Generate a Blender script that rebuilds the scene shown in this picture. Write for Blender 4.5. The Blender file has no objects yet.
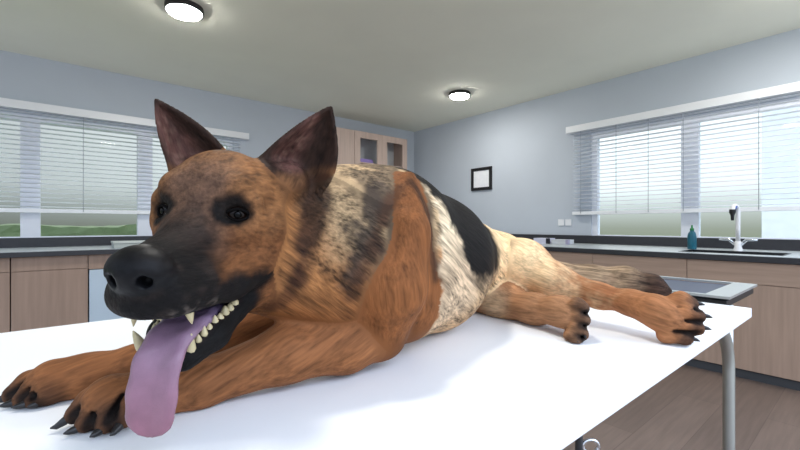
import bpy, bmesh, math, random
import numpy as np
from mathutils import Vector, Matrix, Euler

# ------------------------------------------------------------------ scene, camera, light
S = bpy.context.scene
COL = S.collection
S.view_settings.view_transform = 'Standard'
S.view_settings.look = 'None'
S.view_settings.gamma = 1.0
S.view_settings.use_curve_mapping = False
S.view_settings.exposure = 0.0

EYE = 1.15                                   # camera height
FX, FY = 0.6378, 0.7702                      # level view direction
cam_d = bpy.data.cameras.new('camera')
cam_d.sensor_width = 36.0
cam_d.lens = 18.0                            # 90 degrees across
cam_d.clip_start = 0.02
cam = bpy.data.objects.new('camera', cam_d)
COL.objects.link(cam)
cam.location = (0, 0, EYE)
cam.rotation_euler = (math.pi / 2, 0, -math.atan2(FX, FY))
S.camera = cam

SKY_STRENGTH = 0.9
BACK_FILL = 2.3
LAMP = 142.0
w = bpy.data.worlds.new('sky')
S.world = w
w.use_nodes = True
nt = w.node_tree
nt.nodes.clear()
tc = nt.nodes.new('ShaderNodeTexCoord')
sx = nt.nodes.new('ShaderNodeSeparateXYZ')
nt.links.new(tc.outputs['Generated'], sx.inputs[0])
mp = nt.nodes.new('ShaderNodeMapRange')
mp.inputs[1].default_value = -1.0
mp.inputs[2].default_value = 1.0
nt.links.new(sx.outputs['Z'], mp.inputs[0])
rp = nt.nodes.new('ShaderNodeValToRGB')
el = rp.color_ramp.elements
el[0].position = 0.0
el[0].color = (0.20, 0.22, 0.18, 1)
el[1].position = 1.0
el[1].color = (4.6, 4.7, 4.9, 1)
for p, c in ((0.44, (0.20, 0.22, 0.16, 1)), (0.475, (0.22, 0.26, 0.17, 1)), (0.497, (0.31, 0.335, 0.29, 1)),
             (0.515, (0.52, 0.56, 0.55, 1)), (0.54, (0.92, 0.97, 1.0, 1)), (0.62, (1.15, 1.2, 1.27, 1))):
    e = el.new(p)
    e.color = c
nt.links.new(mp.outputs[0], rp.inputs[0])
bg = nt.nodes.new('ShaderNodeBackground')
bg.inputs['Strength'].default_value = SKY_STRENGTH
# added bright lower sky behind the camera, upward fill for the ceiling
dv = nt.nodes.new('ShaderNodeVectorMath')
dv.operation = 'DOT_PRODUCT'
dv.inputs[1].default_value = (-FX, -FY, 0)
nt.links.new(tc.outputs['Generated'], dv.inputs[0])
# the sky is brightest on the sink side; extra fill is added behind the camera
def wmath(op, a, b):
    q = nt.nodes.new('ShaderNodeMath')
    q.operation = op
    for i, v in enumerate((a, b)):
        if isinstance(v, (int, float)):
            q.inputs[i].default_value = v
        else:
            nt.links.new(v, q.inputs[i])
    return q.outputs[0]
sd = nt.nodes.new('ShaderNodeMapRange')
sd.inputs[1].default_value = -0.35
sd.inputs[2].default_value = 0.75
sd.inputs[3].default_value = 0.44
sd.inputs[4].default_value = 1.40
nt.links.new(sx.outputs['X'], sd.inputs[0])
bk = nt.nodes.new('ShaderNodeMapRange')
bk.inputs[1].default_value = 0.0
bk.inputs[2].default_value = 0.3
bk.inputs[3].default_value = 1.0
bk.inputs[4].default_value = BACK_FILL
nt.links.new(dv.outputs['Value'], bk.inputs[0])
skym = nt.nodes.new('ShaderNodeVectorMath')
skym.operation = 'SCALE'
nt.links.new(rp.outputs[0], skym.inputs[0])
nt.links.new(wmath('MULTIPLY', sd.outputs[0], bk.outputs[0]), skym.inputs['Scale'])
m1 = nt.nodes.new('ShaderNodeMapRange')
m1.inputs[1].default_value = 0.0
m1.inputs[2].default_value = 0.3
nt.links.new(dv.outputs['Value'], m1.inputs[0])
m2 = nt.nodes.new('ShaderNodeMapRange')
m2.inputs[1].default_value = 0.05
m2.inputs[2].default_value = -0.05
nt.links.new(sx.outputs['Z'], m2.inputs[0])
m3 = nt.nodes.new('ShaderNodeMath')
m3.operation = 'MULTIPLY'
nt.links.new(m1.outputs[0], m3.inputs[0])
nt.links.new(m2.outputs[0], m3.inputs[1])
mxw = nt.nodes.new('ShaderNodeMix')
mxw.data_type = 'RGBA'
mxw.inputs[7].default_value = (0.95, 1.0, 1.08, 1)
nt.links.new(m3.outputs[0], mxw.inputs[0])
tint = nt.nodes.new('ShaderNodeMix')                # blue tint on the added fill behind the camera
tint.data_type = 'RGBA'
tint.blend_type = 'MULTIPLY'
tint.inputs[7].default_value = (0.86, 0.98, 1.18, 1)
nt.links.new(m1.outputs[0], tint.inputs[0])
nt.links.new(skym.outputs[0], tint.inputs[6])
nt.links.new(tint.outputs[2], mxw.inputs[6])
nt.links.new(mxw.outputs[2], bg.inputs['Color'])
wo = nt.nodes.new('ShaderNodeOutputWorld')
nt.links.new(bg.outputs[0], wo.inputs[0])

# ------------------------------------------------------------------ helpers
def lin(r, g, b):
    f = lambda v: (v / 255 / 12.92) if v / 255 <= 0.04045 else ((v / 255 + 0.055) / 1.055) ** 2.4
    return (f(r), f(g), f(b), 1.0)

def mat(name, rgb, rough=0.5, metal=0.0, vary=0.06, scale=6.0, stretch=(1, 1, 1), bump=0.0, bscale=40.0,
        spec=0.5, emit=0.0, trans=0.0):
    """Procedural material: base colour broken up by object-space noise, optional bump."""
    m = bpy.data.materials.new(name)
    m.use_nodes = True
    n = m.node_tree.nodes
    l = m.node_tree.links
    b = n['Principled BSDF']
    b.inputs['Roughness'].default_value = rough
    b.inputs['Metallic'].default_value = metal
    b.inputs['Specular IOR Level'].default_value = spec
    t = n.new('ShaderNodeTexCoord')
    mpn = n.new('ShaderNodeMapping')
    mpn.inputs['Scale'].default_value = stretch
    l.new(t.outputs['Object'], mpn.inputs[0])
    nz = n.new('ShaderNodeTexNoise')
    nz.inputs['Scale'].default_value = scale
    nz.inputs['Detail'].default_value = 4
    l.new(mpn.outputs[0], nz.inputs['Vector'])
    r = n.new('ShaderNodeValToRGB')
    c = lin(*rgb)
    r.color_ramp.elements[0].position = 0.3
    r.color_ramp.elements[1].position = 0.7
    r.color_ramp.elements[0].color = tuple(v * (1 - vary) for v in c[:3]) + (1,)
    r.color_ramp.elements[1].color = tuple(min(1, v * (1 + vary)) for v in c[:3]) + (1,)
    l.new(nz.outputs['Fac'], r.inputs[0])
    l.new(r.outputs[0], b.inputs['Base Color'])
    if emit:
        l.new(r.outputs[0], b.inputs['Emission Color'])
        b.inputs['Emission Strength'].default_value = emit
    if bump:
        nb = n.new('ShaderNodeTexNoise')
        nb.inputs['Scale'].default_value = bscale
        l.new(mpn.outputs[0], nb.inputs['Vector'])
        bp = n.new('ShaderNodeBump')
        bp.inputs['Strength'].default_value = bump
        bp.inputs['Distance'].default_value = 0.01
        l.new(nb.outputs['Fac'], bp.inputs['Height'])
        l.new(bp.outputs[0], b.inputs['Normal'])
    if trans:
        tl = n.new('ShaderNodeBsdfTranslucent')
        l.new(r.outputs[0], tl.inputs['Color'])
        mx = n.new('ShaderNodeMixShader')
        mx.inputs[0].default_value = trans
        l.new(b.outputs[0], mx.inputs[1])
        l.new(tl.outputs[0], mx.inputs[2])
        l.new(mx.outputs[0], n['Material Output'].inputs['Surface'])
    return m

def wood_mat(name, rgb, axis='Z', rough=0.5):
    st = {'X': (1.2, 22, 22), 'Y': (22, 1.2, 22), 'Z': (22, 22, 1.2)}[axis]
    return mat(name, rgb, rough, vary=0.10, scale=1.6, stretch=st, spec=0.35)

def plank_floor():
    m = bpy.data.materials.new('floor_planks')
    m.use_nodes = True
    n = m.node_tree.nodes
    l = m.node_tree.links
    b = n['Principled BSDF']
    b.inputs['Roughness'].default_value = 0.45
    t = n.new('ShaderNodeTexCoord')
    mp_ = n.new('ShaderNodeMapping')
    l.new(t.outputs['Object'], mp_.inputs[0])
    br = n.new('ShaderNodeTexBrick')
    br.inputs['Color1'].default_value = lin(112, 96, 86)
    br.inputs['Color2'].default_value = lin(101, 86, 77)
    br.inputs['Mortar'].default_value = lin(88, 74, 67)
    br.inputs['Scale'].default_value = 1.0
    br.inputs['Mortar Size'].default_value = 0.002
    br.inputs['Brick Width'].default_value = 1.6
    br.inputs['Row Height'].default_value = 0.22
    l.new(mp_.outputs[0], br.inputs['Vector'])
    m2 = n.new('ShaderNodeMapping')
    m2.inputs['Scale'].default_value = (1.5, 22, 1)
    l.new(t.outputs['Object'], m2.inputs[0])
    nz = n.new('ShaderNodeTexNoise')
    nz.inputs['Scale'].default_value = 2.0
    nz.inputs['Detail'].default_value = 5
    l.new(m2.outputs[0], nz.inputs['Vector'])
    mx = n.new('ShaderNodeMix')
    mx.data_type = 'RGBA'
    mx.blend_type = 'OVERLAY'
    mx.inputs[0].default_value = 0.35
    l.new(br.outputs['Color'], mx.inputs[6])
    l.new(nz.outputs['Fac'], mx.inputs[7])
    l.new(mx.outputs[2], b.inputs['Base Color'])
    return m

def glass_mat():
    m = bpy.data.materials.new('window_glass')
    m.use_nodes = True
    n = m.node_tree.nodes
    l = m.node_tree.links
    n.remove(n['Principled BSDF'])
    tr = n.new('ShaderNodeBsdfTransparent')
    tr.inputs[0].default_value = (0.93, 0.96, 0.95, 1)
    gl = n.new('ShaderNodeBsdfGlossy')
    gl.inputs['Roughness'].default_value = 0.03
    fr = n.new('ShaderNodeFresnel')
    fr.inputs[0].default_value = 1.18
    mx = n.new('ShaderNodeMixShader')
    l.new(fr.outputs[0], mx.inputs[0])
    l.new(tr.outputs[0], mx.inputs[1])
    l.new(gl.outputs[0], mx.inputs[2])
    l.new(mx.outputs[0], n['Material Output'].inputs['Surface'])
    return m

def link(name, me, m=None, parent=None, smooth=False):
    o = bpy.data.objects.new(name, me)
    COL.objects.link(o)
    if m:
        me.materials.append(m)
    if smooth:
        for p in me.polygons:
            p.use_smooth = True
    if parent:
        o.parent = parent
    return o

def finish(name, bm, m, parent=None, smooth=False, bevel=0.0):
    if bevel:
        bmesh.ops.bevel(bm, geom=list(bm.edges), offset=bevel, segments=2, profile=0.6, affect='EDGES', clamp_overlap=True)
    bmesh.ops.recalc_face_normals(bm, faces=bm.faces)
    me = bpy.data.meshes.new(name)
    bm.to_mesh(me)
    bm.free()
    return link(name, me, m, parent, smooth)

def add_box(bm, x0, x1, y0, y1, z0, z1):
    vs = [bm.verts.new(p) for p in ((x0, y0, z0), (x1, y0, z0), (x1, y1, z0), (x0, y1, z0),
                                    (x0, y0, z1), (x1, y0, z1), (x1, y1, z1), (x0, y1, z1))]
    for f in ((0, 3, 2, 1), (4, 5, 6, 7), (0, 1, 5, 4), (1, 2, 6, 5), (2, 3, 7, 6), (3, 0, 4, 7)):
        bm.faces.new([vs[i] for i in f])

def box(name, m, b, parent=None, bevel=0.0):
    bm = bmesh.new()
    add_box(bm, *b)
    return finish(name, bm, m, parent, False, bevel)

def add_tube(bm, pts, r, n=12, closed=False, caps=True, flat=1.0):
    """Swept tube along pts; r is a number or one radius per point."""
    pts = [Vector(p) for p in pts]
    rr = r if isinstance(r, (list, tuple)) else [r] * len(pts)
    rings = []
    up = None
    for i, p in enumerate(pts):
        if closed:
            d = (pts[(i + 1) % len(pts)] - pts[i - 1]).normalized()
        else:
            d = (pts[min(i + 1, len(pts) - 1)] - pts[max(i - 1, 0)]).normalized()
        if up is None:
            up = Vector((0, 0, 1)) if abs(d.z) < 0.9 else Vector((1, 0, 0))
        a = d.cross(up)
        if a.length < 1e-6:
            a = d.cross(Vector((0, 1, 0)))
        a.normalize()
        b = a.cross(d).normalized()
        up = b
        rings.append([bm.verts.new(p + (a * math.cos(t) + b * math.sin(t) * flat) * rr[i])
                      for t in (2 * math.pi * k / n for k in range(n))])
    m = len(rings)
    for i in range(m if closed else m - 1):
        A, B = rings[i], rings[(i + 1) % m]
        for k in range(n):
            bm.faces.new((A[k], A[(k + 1) % n], B[(k + 1) % n], B[k]))
    if caps and not closed:
        bm.faces.new(rings[0][::-1])
        bm.faces.new(rings[-1])

def tube(name, m, pts, r, parent=None, n=12, closed=False, flat=1.0):
    bm = bmesh.new()
    add_tube(bm, pts, r, n, closed, True, flat)
    return finish(name, bm, m, parent, True)

def add_lathe(bm, prof, c=(0, 0, 0), n=32):
    rings = []
    for (r, z) in prof:
        if r < 1e-5:
            rings.append([bm.verts.new((c[0], c[1], c[2] + z))])
        else:
            rings.append([bm.verts.new((c[0] + r * math.cos(2 * math.pi * k / n), c[1] + r * math.sin(2 * math.pi * k / n), c[2] + z))
                          for k in range(n)])
    for A, B in zip(rings[:-1], rings[1:]):
        for k in range(n):
            k2 = (k + 1) % n
            if len(A) == 1 and len(B) == 1:
                continue
            if len(A) == 1:
                bm.faces.new((A[0], B[k2], B[k]))
            elif len(B) == 1:
                bm.faces.new((A[k], A[k2], B[0]))
            else:
                bm.faces.new((A[k], A[k2], B[k2], B[k]))

def lathe(name, m, prof, c, parent=None, n=32, smooth=True):
    bm = bmesh.new()
    add_lathe(bm, prof, c, n)
    o = finish(name, bm, m, parent, smooth)
    if smooth:
        sharp(o)
    return o

def sharp(o, ang=40):
    try:
        o.data.set_sharp_from_angle(angle=math.radians(ang))
    except Exception:
        pass

def tag(o, label, cat, group=None):
    o['label'] = label
    o['category'] = cat
    if group:
        o['group'] = group
    return o

def thing(name, loc, label, cat, group=None):
    o = bpy.data.objects.new(name, None)
    COL.objects.link(o)
    o.location = loc
    o.empty_display_size = 0.1
    bpy.context.view_layer.update()
    return tag(o, label, cat, group)

def settle(t):
    """Children were modelled in world space: keep them in place under the moved Empty."""
    bpy.context.view_layer.update()
    mw = t.matrix_world.inverted()
    for c in t.children:
        c.data.transform(mw)

def structure(o):
    o['kind'] = 'structure'
    return o

# ------------------------------------------------------------------ room shell
XB, YA, CEIL = 4.89, 5.50, 2.86
M_wall = mat('wall_paint', (190, 198, 208), 0.8, vary=0.02, scale=2, bump=0.03, bscale=120)
M_ceil = mat('ceiling_paint', (236, 235, 220), 0.85, vary=0.02, scale=2)
M_white = mat('white_lacquer', (238, 240, 243), 0.35, vary=0.015)
M_frame = mat('window_frame_white', (226, 229, 238), 0.4, vary=0.02)
M_dark = mat('black_laminate', (46, 46, 51), 0.35, vary=0.10, scale=30)
M_top = mat('grey_worktop', (176, 182, 184), 0.3, vary=0.04, scale=40)
M_woodR = wood_mat('pale_oak_front', (178, 152, 134), 'Z')
M_woodRh = wood_mat('pale_oak_drawer', (180, 154, 136), 'Y')
M_woodL = wood_mat('oak_front_left', (158, 134, 118), 'Z')
M_woodU = wood_mat('pink_oak_cabinet', (196, 174, 162), 'Z')
M_plinth = mat('plinth_dark', (66, 68, 72), 0.5, vary=0.05)
M_steel = mat('brushed_steel', (196, 198, 196), 0.28, 1.0, vary=0.05, scale=30)
M_chrome = mat('chrome', (225, 228, 232), 0.12, 1.0, vary=0.02)
M_black = mat('black_plastic', (22, 22, 24), 0.45, vary=0.1)
M_glass = glass_mat()

X0, Y0 = -2.4, -1.0
structure(box('floor', plank_floor(), (X0, XB, Y0, YA, -0.1, 0.0)))
structure(box('ceiling', M_ceil, (X0, XB + 0.2, Y0, YA + 0.2, CEIL, CEIL + 0.15)))

WZ0, WZ1 = 1.02, 2.27                       # window opening heights
LW = (-2.20, 1.68)                          # left wall window, along X
RW = (-0.72, 2.265)                         # right wall window, along Y
def wall_with_hole(name, along, a0, a1, h0, h1, plane, t=0.2):
    bm = bmesh.new()
    def seg(u0, u1, z0, z1):
        if along == 'X':
            add_box(bm, u0, u1, plane, plane + t, z0, z1)
        else:
            add_box(bm, plane, plane + t, u0, u1, z0, z1)
    seg(a0, h0, 0, CEIL)
    seg(h1, a1, 0, CEIL)
    seg(h0, h1, 0, WZ0)
    seg(h0, h1, WZ1, CEIL)
    return structure(finish(name, bm, M_wall))
wall_with_hole('wall_left', 'X', X0, XB + 0.2, LW[0], LW[1], YA)
wall_with_hole('wall_right', 'Y', Y0, YA, RW[0], RW[1], XB)

def window(name, along, u0, u1, mull, plane, label):
    """Casement frames with one glass pane per light, set in the wall opening."""
    def bx(nm, m, a, b, d0, d1, z0, z1, parent):
        bb = (a, b, plane + d0, plane + d1, z0, z1) if along == 'X' else (plane + d0, plane + d1, a, b, z0, z1)
        return box(nm, m, bb, parent)
    bm = bmesh.new()
    def fb(a, b, z0, z1, d0=0.02, d1=0.09):
        if along == 'X':
            add_box(bm, a, b, plane + d0, plane + d1, z0, z1)
        else:
            add_box(bm, plane + d0, plane + d1, a, b, z0, z1)
    fw = 0.065
    edges = [u0] + list(mull) + [u1]
    fb(u0, u1, WZ1 - fw, WZ1)
    fb(u0, u1, WZ0, WZ0 + 0.012)
    fb(u0, u0 + fw, WZ0 + 0.012, WZ1 - fw)
    fb(u1 - fw, u1, WZ0 + 0.012, WZ1 - fw)
    for m in mull:
        fb(m - 0.075, m + 0.075, WZ0 + 0.012, WZ1 - fw)
    fr = structure(finish(name, bm, M_frame))
    for a, b in zip(edges[:-1], edges[1:]):
        a2 = a + (fw if a == u0 else 0.075)
        b2 = b - (fw if b == u1 else 0.075)
        bx('window_pane', M_glass, a2, b2, 0.05, 0.058, WZ0 + 0.012, WZ1 - fw, fr)
    return fr
window('window_1', 'X', LW[0], LW[1], (-1.29, -0.30, 0.69), YA, '')
window('window_2', 'Y', RW[0], RW[1], (0.27, 1.267), XB, '')

# ------------------------------------------------------------------ venetian blinds
M_slat = mat('blind_slat', (246, 248, 251), 0.5, vary=0.01, trans=0.7)
M_cord = mat('blind_cord', (150, 158, 168), 0.7)
def blind(along, u0, u1, plane, label, slat0, slat1, cords):
    ctr = ((u0 + u1) / 2, plane - 0.06, WZ1) if along == 'X' else (plane - 0.06, (u0 + u1) / 2, WZ1)
    t = thing('venetian_blind', ctr, label, 'blind')
    def bx(nm, m, a, b, d0, d1, z0, z1, bevel=0.0):
        bb = (a, b, plane - d1, plane - d0, z0, z1) if along == 'X' else (plane - d1, plane - d0, a, b, z0, z1)
        return box(nm, m, bb, t, bevel)
    bx('headrail', M_white, u0, u1, 0.002, 0.085, 2.297, 2.378, 0.004)
    n = 21
    z_lo, z_hi = 1.335, 2.275
    for i in range(n):
        z = z_lo + (z_hi - z_lo) * i / (n - 1)
        bm = bmesh.new()
        # curved slat, slightly tilted
        k = 4
        w_ = 0.046
        tilt = 0.16
        top, bot = [], []
        for j in range(k + 1):
            q = j / k - 0.5
            d = 0.036 + q * w_
            zz = z + 0.0035 * (1 - 4 * q * q) + tilt * q * w_
            for lst, off in ((top, 0.0006), (bot, -0.0006)):
                lst.append([(a, plane - d, zz + off) if along == 'X' else (plane - d, a, zz + off) for a in (slat0, slat1)])
        T = [[bm.verts.new(p) for p in r] for r in top]
        B = [[bm.verts.new(p) for p in r] for r in bot]
        for j in range(k):
            bm.faces.new((T[j][0], T[j + 1][0], T[j + 1][1], T[j][1]))
            bm.faces.new((B[j][0], B[j][1], B[j + 1][1], B[j + 1][0]))
            for e in (0, 1):
                bm.faces.new((T[j][e], B[j][e], B[j + 1][e], T[j + 1][e]))
        bm.faces.new((T[0][0], T[0][1], B[0][1], B[0][0]))
        bm.faces.new((T[k][0], B[k][0], B[k][1], T[k][1]))
        finish('slat', bm, M_slat, t, False)
    bx('bottom_rail', M_white, slat0 - 0.01, slat1 + 0.01, 0.012, 0.062, 1.275, 1.315, 0.004)
    for c in cords:
        p = (lambda z: (c, plane - 0.064, z)) if along == 'X' else (lambda z: (plane - 0.064, c, z))
        tube('ladder_cord', M_cord, [p(1.29), p(1.8), p(2.30)], 0.0028, t, 6)
    settle(t)
    return t
blind('X', -2.38, 1.862, YA, 'white venetian blind lowered over the left wall window beside the dog\'s ears', -2.34, 1.76,
      (-1.9, -0.9, 0.12, 1.2))
blind('Y', -0.95, 2.542, XB, 'white venetian blind lowered over the right wall window above the sink', -0.88, 2.46,
      (2.36, 1.95, 1.62, 1.30, 0.72, 0.2))

# ------------------------------------------------------------------ ceiling lights
M_diff = mat('lamp_diffuser', (255, 252, 246), 0.6, vary=0.0, emit=LAMP)
lamp_label = {(3.90, 3.5): 'round black-rimmed ceiling lamp near the far corner of the room',
              (0.70, 3.5): 'round black-rimmed ceiling lamp at the top edge, above the left window',
              (0.62, 0.95): 'round black-rimmed ceiling lamp directly above the examination table',
              (3.90, 0.3): 'round black-rimmed ceiling lamp on the ceiling in front of the sink'}
for (x, y), lb in lamp_label.items():
    t = thing('ceiling_lamp', (x, y, CEIL), lb, 'lamp', 'round ceiling lamps')
    lathe('rim', M_black, [(0.0, 0.0), (0.138, 0.0), (0.138, -0.035), (0.130, -0.042), (0.122, -0.036), (0.0, -0.036)], (x, y, CEIL), t, 40)
    lathe('diffuser', M_diff, [(0.122, -0.0365), (0.122, -0.043), (0.115, -0.052), (0.07, -0.058), (0.0, -0.060)], (x, y, CEIL), t, 40)
    settle(t)
# ------------------------------------------------------------------ right counter run
ZT = 0.924                                   # worktop height
XF = 3.85                                    # right worktop front edge
YF = 4.62                                    # left worktop front edge
def worktop(name, top_b, label):
    t = thing(name, ((top_b[0] + top_b[1]) / 2, (top_b[2] + top_b[3]) / 2, ZT - 0.04), label, 'worktop')
    return t
t = worktop('kitchen_worktop', (XF, XB, Y0, YA), 'grey worktop with black front edge running along the right wall, holding the sink')
SK = (4.02, 4.40, 0.46, 1.12)                # sink cut-out
bm = bmesh.new()
for b in ((XF + 0.012, SK[0], Y0, YA), (SK[1], XB, Y0, YA), (SK[0], SK[1], Y0, SK[2]), (SK[0], SK[1], SK[3], YA)):
    add_box(bm, b[0], b[1], b[2], b[3], ZT - 0.04, ZT)
finish('top_panel', bm, M_top, t)
box('front_edge', M_dark, (XF, XF + 0.012, Y0, YF + 0.0, ZT - 0.045, ZT - 0.004), t)
settle(t)

t = worktop('kitchen_worktop', (X0, XF, YF, YA), 'grey worktop with black front edge running along the left wall under the blind')
box('top_panel', M_top, (X0, XF + 0.011, YF + 0.012, YA - 0.001, ZT - 0.04, ZT), t)
box('front_edge', M_dark, (X0, XF - 0.001, YF, YF + 0.012, ZT - 0.045, ZT - 0.004), t)
settle(t)

structure(box('trim_1', M_dark, (X0, XB - 0.025, YA - 0.022, YA - 0.001, ZT + 0.0005, ZT + 0.098)))
structure(box('trim_2', M_dark, (XB - 0.022, XB - 0.001, Y0, YA - 0.03, ZT + 0.0005, ZT + 0.098)))

def knob(parent, p, d):
    """small lock knob, axis along d"""
    bm = bmesh.new()
    p = Vector(p); d = Vector(d)
    add_tube(bm, [p, p + d * 0.010, p + d * 0.018, p + d * 0.022], [0.007, 0.007, 0.013, 0.011], 12)
    return finish('knob', bm, M_plinth, parent, True)

# right cabinets: drawer row over a door each
def unit_right(y0, y1, label, knob_y=None, top=0.046):
    t = thing('base_cabinet', (XF + 0.4, (y0 + y1) / 2, 0.065), label, 'cabinet', 'oak base cabinets under the right worktop')
    xf = XF + 0.03
    box('body', M_woodR, (xf + 0.02, XB - 0.02, y0 + 0.001, y1 - 0.001, 0.065, ZT - top), t)
    d = box('drawer', M_woodRh, (xf, xf + 0.019, y0 + 0.002, y1 - 0.002, 0.715, ZT - 0.05), t, 0.002)
    knob(d, (xf, (y0 + y1) / 2 if knob_y is None else knob_y, 0.80), (-1, 0, 0))
    e = box('door', M_woodR, (xf, xf + 0.019, y0 + 0.002, y1 - 0.002, 0.07, 0.711), t, 0.002)
    knob(e, (xf, y0 + 0.06, 0.64), (-1, 0, 0))
    settle(t)
edges = [-0.98, -0.45, 0.10, 1.02, 1.78, 2.40, 3.10, 3.85, 4.655]
lbl = ['oak base cabinet at the near end of the right worktop', 'oak base cabinet second from the near end of the right worktop',
       'oak base cabinet beside the steel table leg, right of the sink',
       'oak base cabinet under the sink, behind the instrument tray',
       'oak base cabinet left of the sink, below the teal bottle', 'oak base cabinet below the white cartons, behind the dog\'s tail',
       'oak base cabinet hidden behind the dog\'s hip under the right worktop', 'oak base cabinet nearest the room corner under the right worktop']
for a, b, l_ in zip(edges[:-1], edges[1:], lbl):
    unit_right(a, b, l_, top=0.19 if a < SK[3] and b > SK[2] else 0.046)
structure(box('baseboard_right', M_plinth, (XF + 0.05, XF + 0.07, Y0, 4.6, 0.0, 0.062)))
structure(box('baseboard_left', M_plinth, (X0, XF, YF + 0.07, YF + 0.09, 0.0, 0.062)))

# sink, tap, bottle, cartons, socket
t = thing('sink', (sum(SK[:2]) / 2, sum(SK[2:]) / 2, ZT - 0.16), 'black rectangular sink let into the right worktop', 'sink')
bm = bmesh.new()
x0, x1, y0, y1 = SK
def quad(bm, ps):
    bm.faces.new([bm.verts.new(p) for p in ps])
g = 0.012
add_box(bm, x0 + 0.001, x0 + g, y0 + 0.001, y1 - 0.001, ZT - 0.17, ZT + 0.003)
add_box(bm, x1 - g, x1 - 0.001, y0 + 0.001, y1 - 0.001, ZT - 0.17, ZT + 0.003)
add_box(bm, x0 + g, x1 - g, y0 + 0.001, y0 + g, ZT - 0.17, ZT + 0.003)
add_box(bm, x0 + g, x1 - g, y1 - g, y1 - 0.001, ZT - 0.17, ZT + 0.003)
add_box(bm, x0 + g, x1 - g, y0 + g, y1 - g, ZT - 0.18, ZT - 0.165)
M_sink = mat('black_sink', (34, 35, 38), 0.3, vary=0.1)
finish('basin', bm, M_sink, t)
lathe('drain', M_chrome, [(0.0, 0.004), (0.03, 0.004), (0.035, 0.0)], ((x0 + x1) / 2, (y0 + y1) / 2, ZT - 0.165), t, 24)
settle(t)

fx, fy = 4.48, 0.804
t = thing('faucet', (fx, fy, ZT), 'tall white and chrome tap with two lever handles behind the sink', 'faucet')
M_wht = mat('white_enamel', (236, 236, 238), 0.2, vary=0.01)
lathe('base', M_wht, [(0.0, 0.0), (0.034, 0.0), (0.034, 0.012), (0.026, 0.035), (0.026, 0.075), (0.02, 0.085), (0.0, 0.085)], (fx, fy, ZT), t, 24)
pts = [(fx, fy, ZT + 0.08), (fx, fy, ZT + 0.20), (fx, fy, ZT + 0.34)]
for k in range(1, 9):
    a = math.pi * k / 8
    pts.append((fx - 0.036 * (1 - math.cos(a)), fy + 0.012 * (1 - math.cos(a)), ZT + 0.34 + 0.055 * math.sin(a)))
tube('spout', M_wht, pts, 0.017, t, 14)
e = Vector(pts[-1])
lathe('nozzle', M_black, [(0.0, 0.02), (0.024, 0.02), (0.024, -0.005), (0.014, -0.03), (0.011, -0.075), (0.0, -0.075)], e, t, 16)
for sgn in (-1, 1):
    tube('handle', M_chrome, [(fx, fy + sgn * 0.022, ZT + 0.055), (fx - 0.004, fy + sgn * 0.06, ZT + 0.10), (fx - 0.01, fy + sgn * 0.13, ZT + 0.098)],
         [0.012, 0.014, 0.008], t, 10)
tube('hose', mat('blue_hose', (70, 90, 150), 0.4), [(fx - 0.05, fy + 0.022, ZT + 0.33), (fx - 0.056, fy + 0.012, ZT + 0.37), (fx - 0.05, fy + 0.005, ZT + 0.39)], 0.014, t, 10)
settle(t)

bx_, by_ = 4.51, 1.145
t = thing('soap_bottle', (bx_, by_, ZT), 'slim teal plastic bottle with green cap standing left of the sink', 'bottle')
lathe('body', mat('teal_plastic', (14, 92, 112), 0.3, vary=0.05), [(0.0, 0.0), (0.034, 0.0), (0.036, 0.01), (0.036, 0.12), (0.030, 0.15), (0.018, 0.168), (0.016, 0.175), (0.0, 0.175)], (bx_, by_, ZT), t, 24)
lathe('cap', mat('green_plastic', (30, 120, 60), 0.35), [(0.0, 0.175), (0.018, 0.175), (0.017, 0.192), (0.008, 0.2), (0.007, 0.225), (0.0, 0.226)], (bx_, by_, ZT), t, 20)
settle(t)

def carton(x0, x1, y0, y1, h, label, rgb, rgb2):
    t = thing('carton', ((x0 + x1) / 2, (y0 + y1) / 2, ZT), label, 'box', 'small cartons on the right worktop')
    box('box_body', mat('carton_card', rgb, 0.6), (x0, x1, y0, y1, ZT, ZT + h), t, 0.002)
    box('end_band', mat('carton_band', rgb2, 0.6), (x0 - 0.001, x0 + 0.04, y0 - 0.001, y0 + 0.03, ZT + 0.002, ZT + h + 0.001), t)
    settle(t)
carton(4.40, 4.56, 2.545, 2.74, 0.066, 'white and lilac flat carton on the right worktop nearest the dog\'s thigh', (214, 214, 232), (30, 30, 40))
carton(4.42, 4.56, 2.31, 2.515, 0.055, 'pale grey flat carton lying right of the lilac one on the worktop', (206, 208, 214), (168, 162, 190))

t = thing('power_socket', (XB, 2.596, 1.18), 'white double power socket on the right wall beside the window', 'socket')
for y in (2.645, 2.547):
    f = box('socket_plate', M_white, (XB - 0.012, XB - 0.0005, y - 0.040, y + 0.040, 1.142, 1.222), t, 0.004)
    bm = bmesh.new()
    add_tube(bm, [(XB - 0.0135, y, 1.182), (XB - 0.010, y, 1.182)], [0.026, 0.026], 20)
    finish('socket_hole', bm, mat('socket_recess', (70, 74, 84), 0.5), f, False)
settle(t)

# framed notice
t = thing('picture_frame', (XB, 3.93, 1.857), 'small black-framed white certificate hanging on the right wall', 'picture')
y0, y1, z0, z1 = 3.735, 4.128, 1.683, 2.031
bm = bmesh.new()
fw = 0.045
add_box(bm, XB - 0.025, XB - 0.001, y0, y1, z1 - fw, z1)
add_box(bm, XB - 0.025, XB - 0.001, y0, y1, z0, z0 + fw)
add_box(bm, XB - 0.025, XB - 0.001, y0, y0 + fw, z0 + fw, z1 - fw)
add_box(bm, XB - 0.025, XB - 0.001, y1 - fw, y1, z0 + fw, z1 - fw)
finish('frame', bm, M_black, t)
box('sheet', mat('certificate_paper', (236, 238, 242), 0.7, vary=0.03, scale=25), (XB - 0.012, XB - 0.002, y0 + fw, y1 - fw, z0 + fw, z1 - fw), t)
settle(t)

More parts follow.
